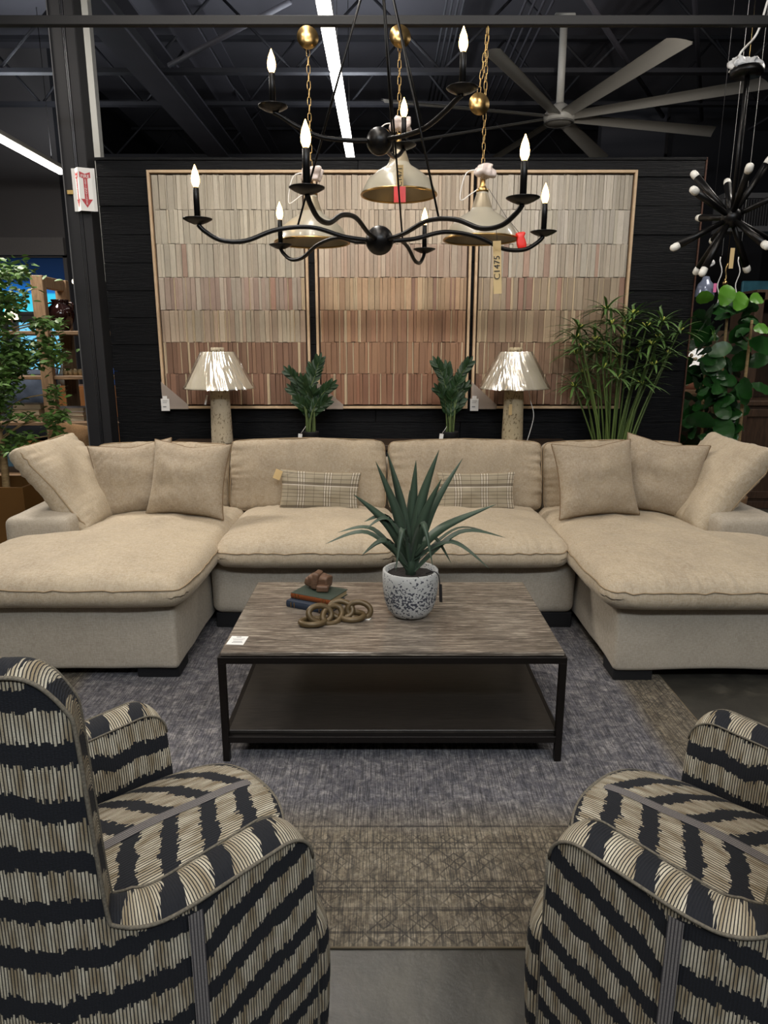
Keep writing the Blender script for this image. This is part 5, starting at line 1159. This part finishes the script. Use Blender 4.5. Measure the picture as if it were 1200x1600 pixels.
for px, mt, lab in ((1131, M_BRASS, 'brass chain hanging above the fig tree'), (1150, M_WHITE, 'white twisted cord hanging above the fig tree, right of the brass chain'), (1122, M_WHITE, 'white twisted cord hanging above the fig tree, left of the brass chain')):
    t = thing('hanging_chain' if mt is M_BRASS else 'hanging_rope', PY(px, 458, 6.1), lab, 'chain' if mt is M_BRASS else 'cord')
    if mt is M_BRASS: mk('chain_strand', join(tube([(0.006 * math.sin(k * 1.7), 0, k * 0.03 - 0.12) for k in range(13)], 0.007, 5), tube([(0.0, 0, 0.25), (0, 0, 4.2)], 0.0012, 4)), mt, t); mk('ball', sphere(0.022, (0, 0, 0.08)), mt, t)
    else: mk('cord_strand', join(tube([(0.010 * math.sin(k * 0.9), 0.008 * math.cos(k), k * 0.03 - 0.1) for k in range(14)], 0.0045, 5), tube([(0.0, 0, 0.3), (0, 0, 4.2)], 0.0012, 4)), mt, t)
# dried hydrangea bundle by the wall end
hy_ = thing('dried_flower_bunch', PY(1072, 545, 6.6), 'dried cream flower bunch behind the end of the black wall', 'flowers')
parts = [sphere(rr.uniform(0.012, 0.022), (rr.gauss(0, 0.05), rr.gauss(0, 0.05), rr.gauss(0, 0.16)), 6, 4) for k in range(90)]
mk('blossoms', join(*parts), plain('dried_cream', (190, 176, 146), 0.9), hy_)['kind'] = 'stuff'
mk('stalks', tube([(0, 0, -1.0), (0, 0, 0.1)], 0.02, 6), M_BARK, hy_)
mk('vase', lathe([(0.0001, -1.52), (0.1, -1.52), (0.12, -1.2), (0.06, -0.95), (0.07, -0.9), (0.0001, -0.92)], 20), plain('brown_floor_vase', (86, 58, 42), 0.4), hy_)

# =================================================================== STRIPED SWIVEL CHAIRS
RO = 0.36; TH = 0.092; FX = 0.235; ZS = 0.47
def chair(C, ang, mir, label, ph):
    t = thing('swivel_armchair', C, label, 'armchair', 'striped swivel armchairs', (0, 0, ang))
    sg = -1.0 if not mir else 1.0   # near side sign in local y
    Ltot = 2 * FX + PI * RO
    def plan(l, off):
        m_ = min(l, Ltot - l); a_ = math.degrees(max(0, (m_ - FX)) / RO)
        if off > 0: off *= 1 - 0.34 * max(0, min(1, (a_ - 18) / 8))
        r = RO - off
        if l <= FX: return Vector((FX - l, -r)), Vector((0, -1))
        if l >= Ltot - FX: return Vector((l - (Ltot - FX), r)), Vector((0, 1))
        a = (l - FX) / RO; n_ = Vector((-math.sin(a), -math.cos(a))); return n_ * r, n_
    def zt(l):
        m = min(l, Ltot - l); a = math.degrees(max(0, (m - FX)) / RO)
        z_ = 0.60 - 0.028 * min(1, m / 0.36) 
        q = max(0, min(1, (a - 24) / 3.6)); f = 0.80 * q * q * (3 - 2 * q); q2 = max(0, min(1, (a - 26) / 15)); f += 0.20 * (1 - (1 - q2) ** 2.4); q3 = max(0, min(1, (24 - a) / 14)); z_ += 0.03 * (1 - q3) ** 2 * (1 - f)
        z_ += (1.045 - z_) * f
        if m < 0.07: z_ -= 0.07 * (1 - math.sqrt(max(0, 1 - (1 - m / 0.07) ** 2)))
        return z_
    # parameter stations, denser at the rises
    st = []; l = 0
    while l < Ltot:
        st.append(l); m = min(l, Ltot - l); a = math.degrees(max(0, (m - FX)) / RO)
        l += 0.004 if m < 0.08 else (0.0012 if 22 < a < 30 else 0.004 if 29 < a < 50 else 0.014)
    st.append(Ltot)
    cum = [0]
    for a, b_ in zip(st, st[1:]): cum.append(cum[-1] + math.hypot(b_ - a, zt(b_) - zt(a)))
    def flip(vf): 
        V = [(v[0], v[1] * (1 if sg < 0 else -1), v[2]) for v in vf[0]]; F = vf[1] if sg < 0 else [tuple(reversed(f)) for f in vf[1]]
        return (V, F) + tuple(vf[2:])
    def surf(cols, rows, fn, uvfn):
        V = [fn(i, j) for i in cols for j in range(rows + 1)]; UV = [uvfn(i, j) for i in cols for j in range(rows + 1)]; F = []
        for a in range(len(cols) - 1):
            for j in range(rows): F.append((a * (rows + 1) + j, (a + 1) * (rows + 1) + j, (a + 1) * (rows + 1) + j + 1, a * (rows + 1) + j + 1))
        return V, F, UV
    Z0 = 0.05; idx = range(len(st))
    tape_l = FX + 0.02; tw_ = 0.013
    def outer_fn(i, j, rows=22):
        l = st[i]; p, n_ = plan(l, 0); z_ = Z0 + (zt(l) - 0.008 - Z0) * j / rows
        b = 0.008 * math.sin(PI * min(1, (z_ - Z0) / 0.5)); p = p + n_ * b; return (p.x, p.y, z_)
    def sec(lo, hi): return [i for i in idx if lo - 1e-6 <= st[i] <= hi + 1e-6]
    def side_uv(i, j):
        l = st[i]; z_ = outer_fn(i, j)[2]; m = min(l, Ltot - l); return (l, z_ + 0.42 * m + ph)
    def back_uv(i, j): return (st[i], outer_fn(i, j)[2] + 0.03)
    s1 = sec(0, tape_l); s2 = sec(st[s1[-1]], Ltot - tape_l); s3 = sec(st[s2[-1]], Ltot)
    mk('side_panel', flip(surf(s1, 22, outer_fn, side_uv)), M_STR, t); mk('side_panel', flip(surf(s3, 22, outer_fn, side_uv)), M_STR, t)
    mk('outer_back', flip(surf(s2, 22, outer_fn, back_uv)), M_STR, t)
    for lc in (tape_l, Ltot - tape_l):
        def tf(u, v):
            l = lc + (u - 0.5) * 2 * tw_; p, n_ = plan(l, 0); z_ = Z0 + (zt(lc) - 0.014 - Z0) * v; p = p + n_ * (0.0115 + 0.0 * math.sin(PI * u)) ; return (p.x, p.y, z_)
        mk('seam_tape', flip(grid(4, 16, tf, lambda u, v: (u * 0.026, v * 0.5))), M_TAPE, t)
    # top band, rolls from outer to inner edge
    def band_fn(i, j):
        l = st[i]; f = j / 6; p, n_ = plan(l, TH * f); 
        return (p.x, p.y, zt(l) - 0.008 + 0.016 * math.sin(PI * f) ** 0.6)
    mk('top_band', flip(surf(list(idx), 6, band_fn, lambda i, j: (j / 6 * TH, cum[i] + 0.01) if False else (cum[i], j / 6 * TH * 0.25 + cum[i] * 0.9)))
       , M_STR, t)
    def inner_fn(i, j, rows=16):
        l = st[i]; z1 = zt(l) - 0.008; z_ = z1 + (0.36 - z1) * j / rows; b = 0.02 * math.sin(PI * min(1, (z1 - z_) / 0.3)) ; p, n_ = plan(l, TH + b); return (p.x, p.y, z_)
    mk('inner_lining', flip(surf(list(idx), 16, inner_fn, lambda i, j: (st[i], inner_fn(i, j)[2] + 0.02 + 0.06 * abs(st[i] - Ltot / 2)))), M_STR, t)
    # piping
    M_WELT = plain('cream_black_welt', (104, 97, 84), 0.9, 0, 0.9, 260)
    def pp(off, dz): 
        out = []
        for i in idx:
            p, n_ = plan(st[i], off); out.append((p.x, p.y, zt(st[i]) + dz))
        return out
    mk('welt', flip(tube(pp(-0.002, -0.006), 0.0035, 6)), M_WELT, t); mk('welt', flip(tube(pp(TH + 0.002, -0.006), 0.0025, 6)), M_WELT, t)
    # arm fronts
    for sd in (-1, 1):
        def af(u, v):
            y = -(RO - TH * u) if sd < 0 else (RO - TH * u); z_ = Z0 + (zt(0) - 0.008 - Z0) * v; return (FX + 0.012 * math.sin(PI * u), y, z_)
        g_ = grid(6, 20, af, lambda u, v: (u * TH, (Z0 + v * 0.5) * 1.0)); 
        if sd > 0: g_ = (g_[0], [tuple(reversed(f)) for f in g_[1]], g_[2])
        mk('arm_front', flip(g_), M_STR, t)
        mk('welt', flip(tube([(FX + 0.002, sd * (RO + 0.002), Z0 + 0.48 * k / 10) for k in range(11)], 0.004, 6)), M_WELT, t)
    # seat cushion
    cx = 0.05; ri = RO - TH - 0.012
    def bnd(a):
        ca, sa = math.cos(a), math.sin(a)
        if ca >= 0:
            X = cx + 0.285 * abs(ca) ** 0.75; w_ = ri + 0.0; return Vector((X, w_ * (1 if sa > 0 else -1) * abs(sa) ** 0.8))
        return Vector((cx + (ri + cx) * ca, ri * (1 if sa > 0 else -1) * abs(sa) ** 0.9))
    NR, NA = 26, 96; V = []; UV = []; F = []
    for i in range(NR + 1):
        k = i / NR
        if k <= 0.72: f = k / 0.72; rad = f; z_ = ZS + 0.018 * (1 - f ** 3) 
        else:
            q = (k - 0.72) / 0.28; rad = 1 + 0.05 * math.sin(min(1, q * 2.2) * PI / 2) ; z_ = ZS - 0.14 * q ** 1.4
        for j in range(NA):
            a = 2 * PI * j / NA; b_ = bnd(a); sc_ = rad if rad <= 1 or math.cos(a) > 0 else 1.0
            p = Vector((cx, 0)) + (b_ - Vector((cx, 0))) * sc_; zz_ = z_ + 0.004 * noise.noise((p.x * 8, p.y * 8, ph)) - 0.062 * min(1.1, abs(p.y) / ri) ** 2.4
            V.append((p.x, p.y, zz_)); dn = max(0, ZS - z_)
            UV.append((p.y, p.x + dn * 0.8 + 0.53 * abs(p.y)))
    for i in range(NR):
        for j in range(NA): F.append((i * NA + j, (i + 1) * NA + j, (i + 1) * NA + (j + 1) % NA, i * NA + (j + 1) % NA))
    sc = mk('seat_cushion', flip((V, F, UV)), M_STR, t)
    mk('seam_tape', flip(grid(30, 4, lambda u, v: (lambda X: (X, (v - 0.5) * 0.026, ZS + 0.019 + 0.004 * noise.noise((X * 8, 0, ph)) - 0.018 * max(0, min(1, abs(X - cx) / 0.28)) ** 3 - (0.0 if X < 0.33 else (X - 0.33) * 2.0)))(-0.22 + 0.57 * u), lambda u, v: (v * 0.026, u * 0.5))), M_TAPE, sc)
    mk('welt', flip(tube([(cx + (bnd(a).x - cx) * 1.02, bnd(a).y * 1.0, ZS - 0.004 - 0.062 * min(1, abs(bnd(a).y) / ri) ** 2.4) for a in [-PI / 2 + PI * k / 40 for k in range(41)]], 0.004, 6)), M_WELT, sc)
    # front panel under the cushion
    def fr(u, v):
        a = -PI / 2 + PI * u; z_ = Z0 + (0.385 - Z0) * v; tp = 1 - 0.22 * max(0, (v - 0.8) / 0.2) ** 2; bul = 0.075 + 0.018 * math.sin(PI * v)
        return (FX + 0.006 + bul * max(0, math.cos(a)) ** 0.45, (RO - 0.012) * tp * math.sin(a), z_)
    mk('front_panel', flip(grid(40, 14, fr, lambda u, v: (u * 0.8, Z0 + v * 0.31 + 0.25 * abs(u - 0.5)))), M_STR, t)
    mk('swivel_base', lathe([(0.0001, 0.0058), (0.24, 0.0058), (0.24, 0.03), (0.1, 0.05), (0.1, 0.08), (0.0001, 0.08)], 32), M_BLKMAT, t)
    mk('seat_deck', lathe([(0.0001, 0.06), (0.26, 0.06), (0.26, 0.34), (0.0001, 0.34)], 24), M_BLKMAT, t)
    return t
aL = R(43); CL = (-0.412 - 0.2 * math.cos(aL), 1.41 - 0.2 * math.sin(aL), 0)
chair(CL, aL, False, 'striped black and cream swivel armchair at the left front, back towards the camera', 0.0)
aR = R(133); CR = (0.612 - 0.2 * math.cos(aR), 1.388 - 0.2 * math.sin(aR), 0)
chair(CR, aR, True, 'striped black and cream swivel armchair at the right front, cut by the frame', 0.03)
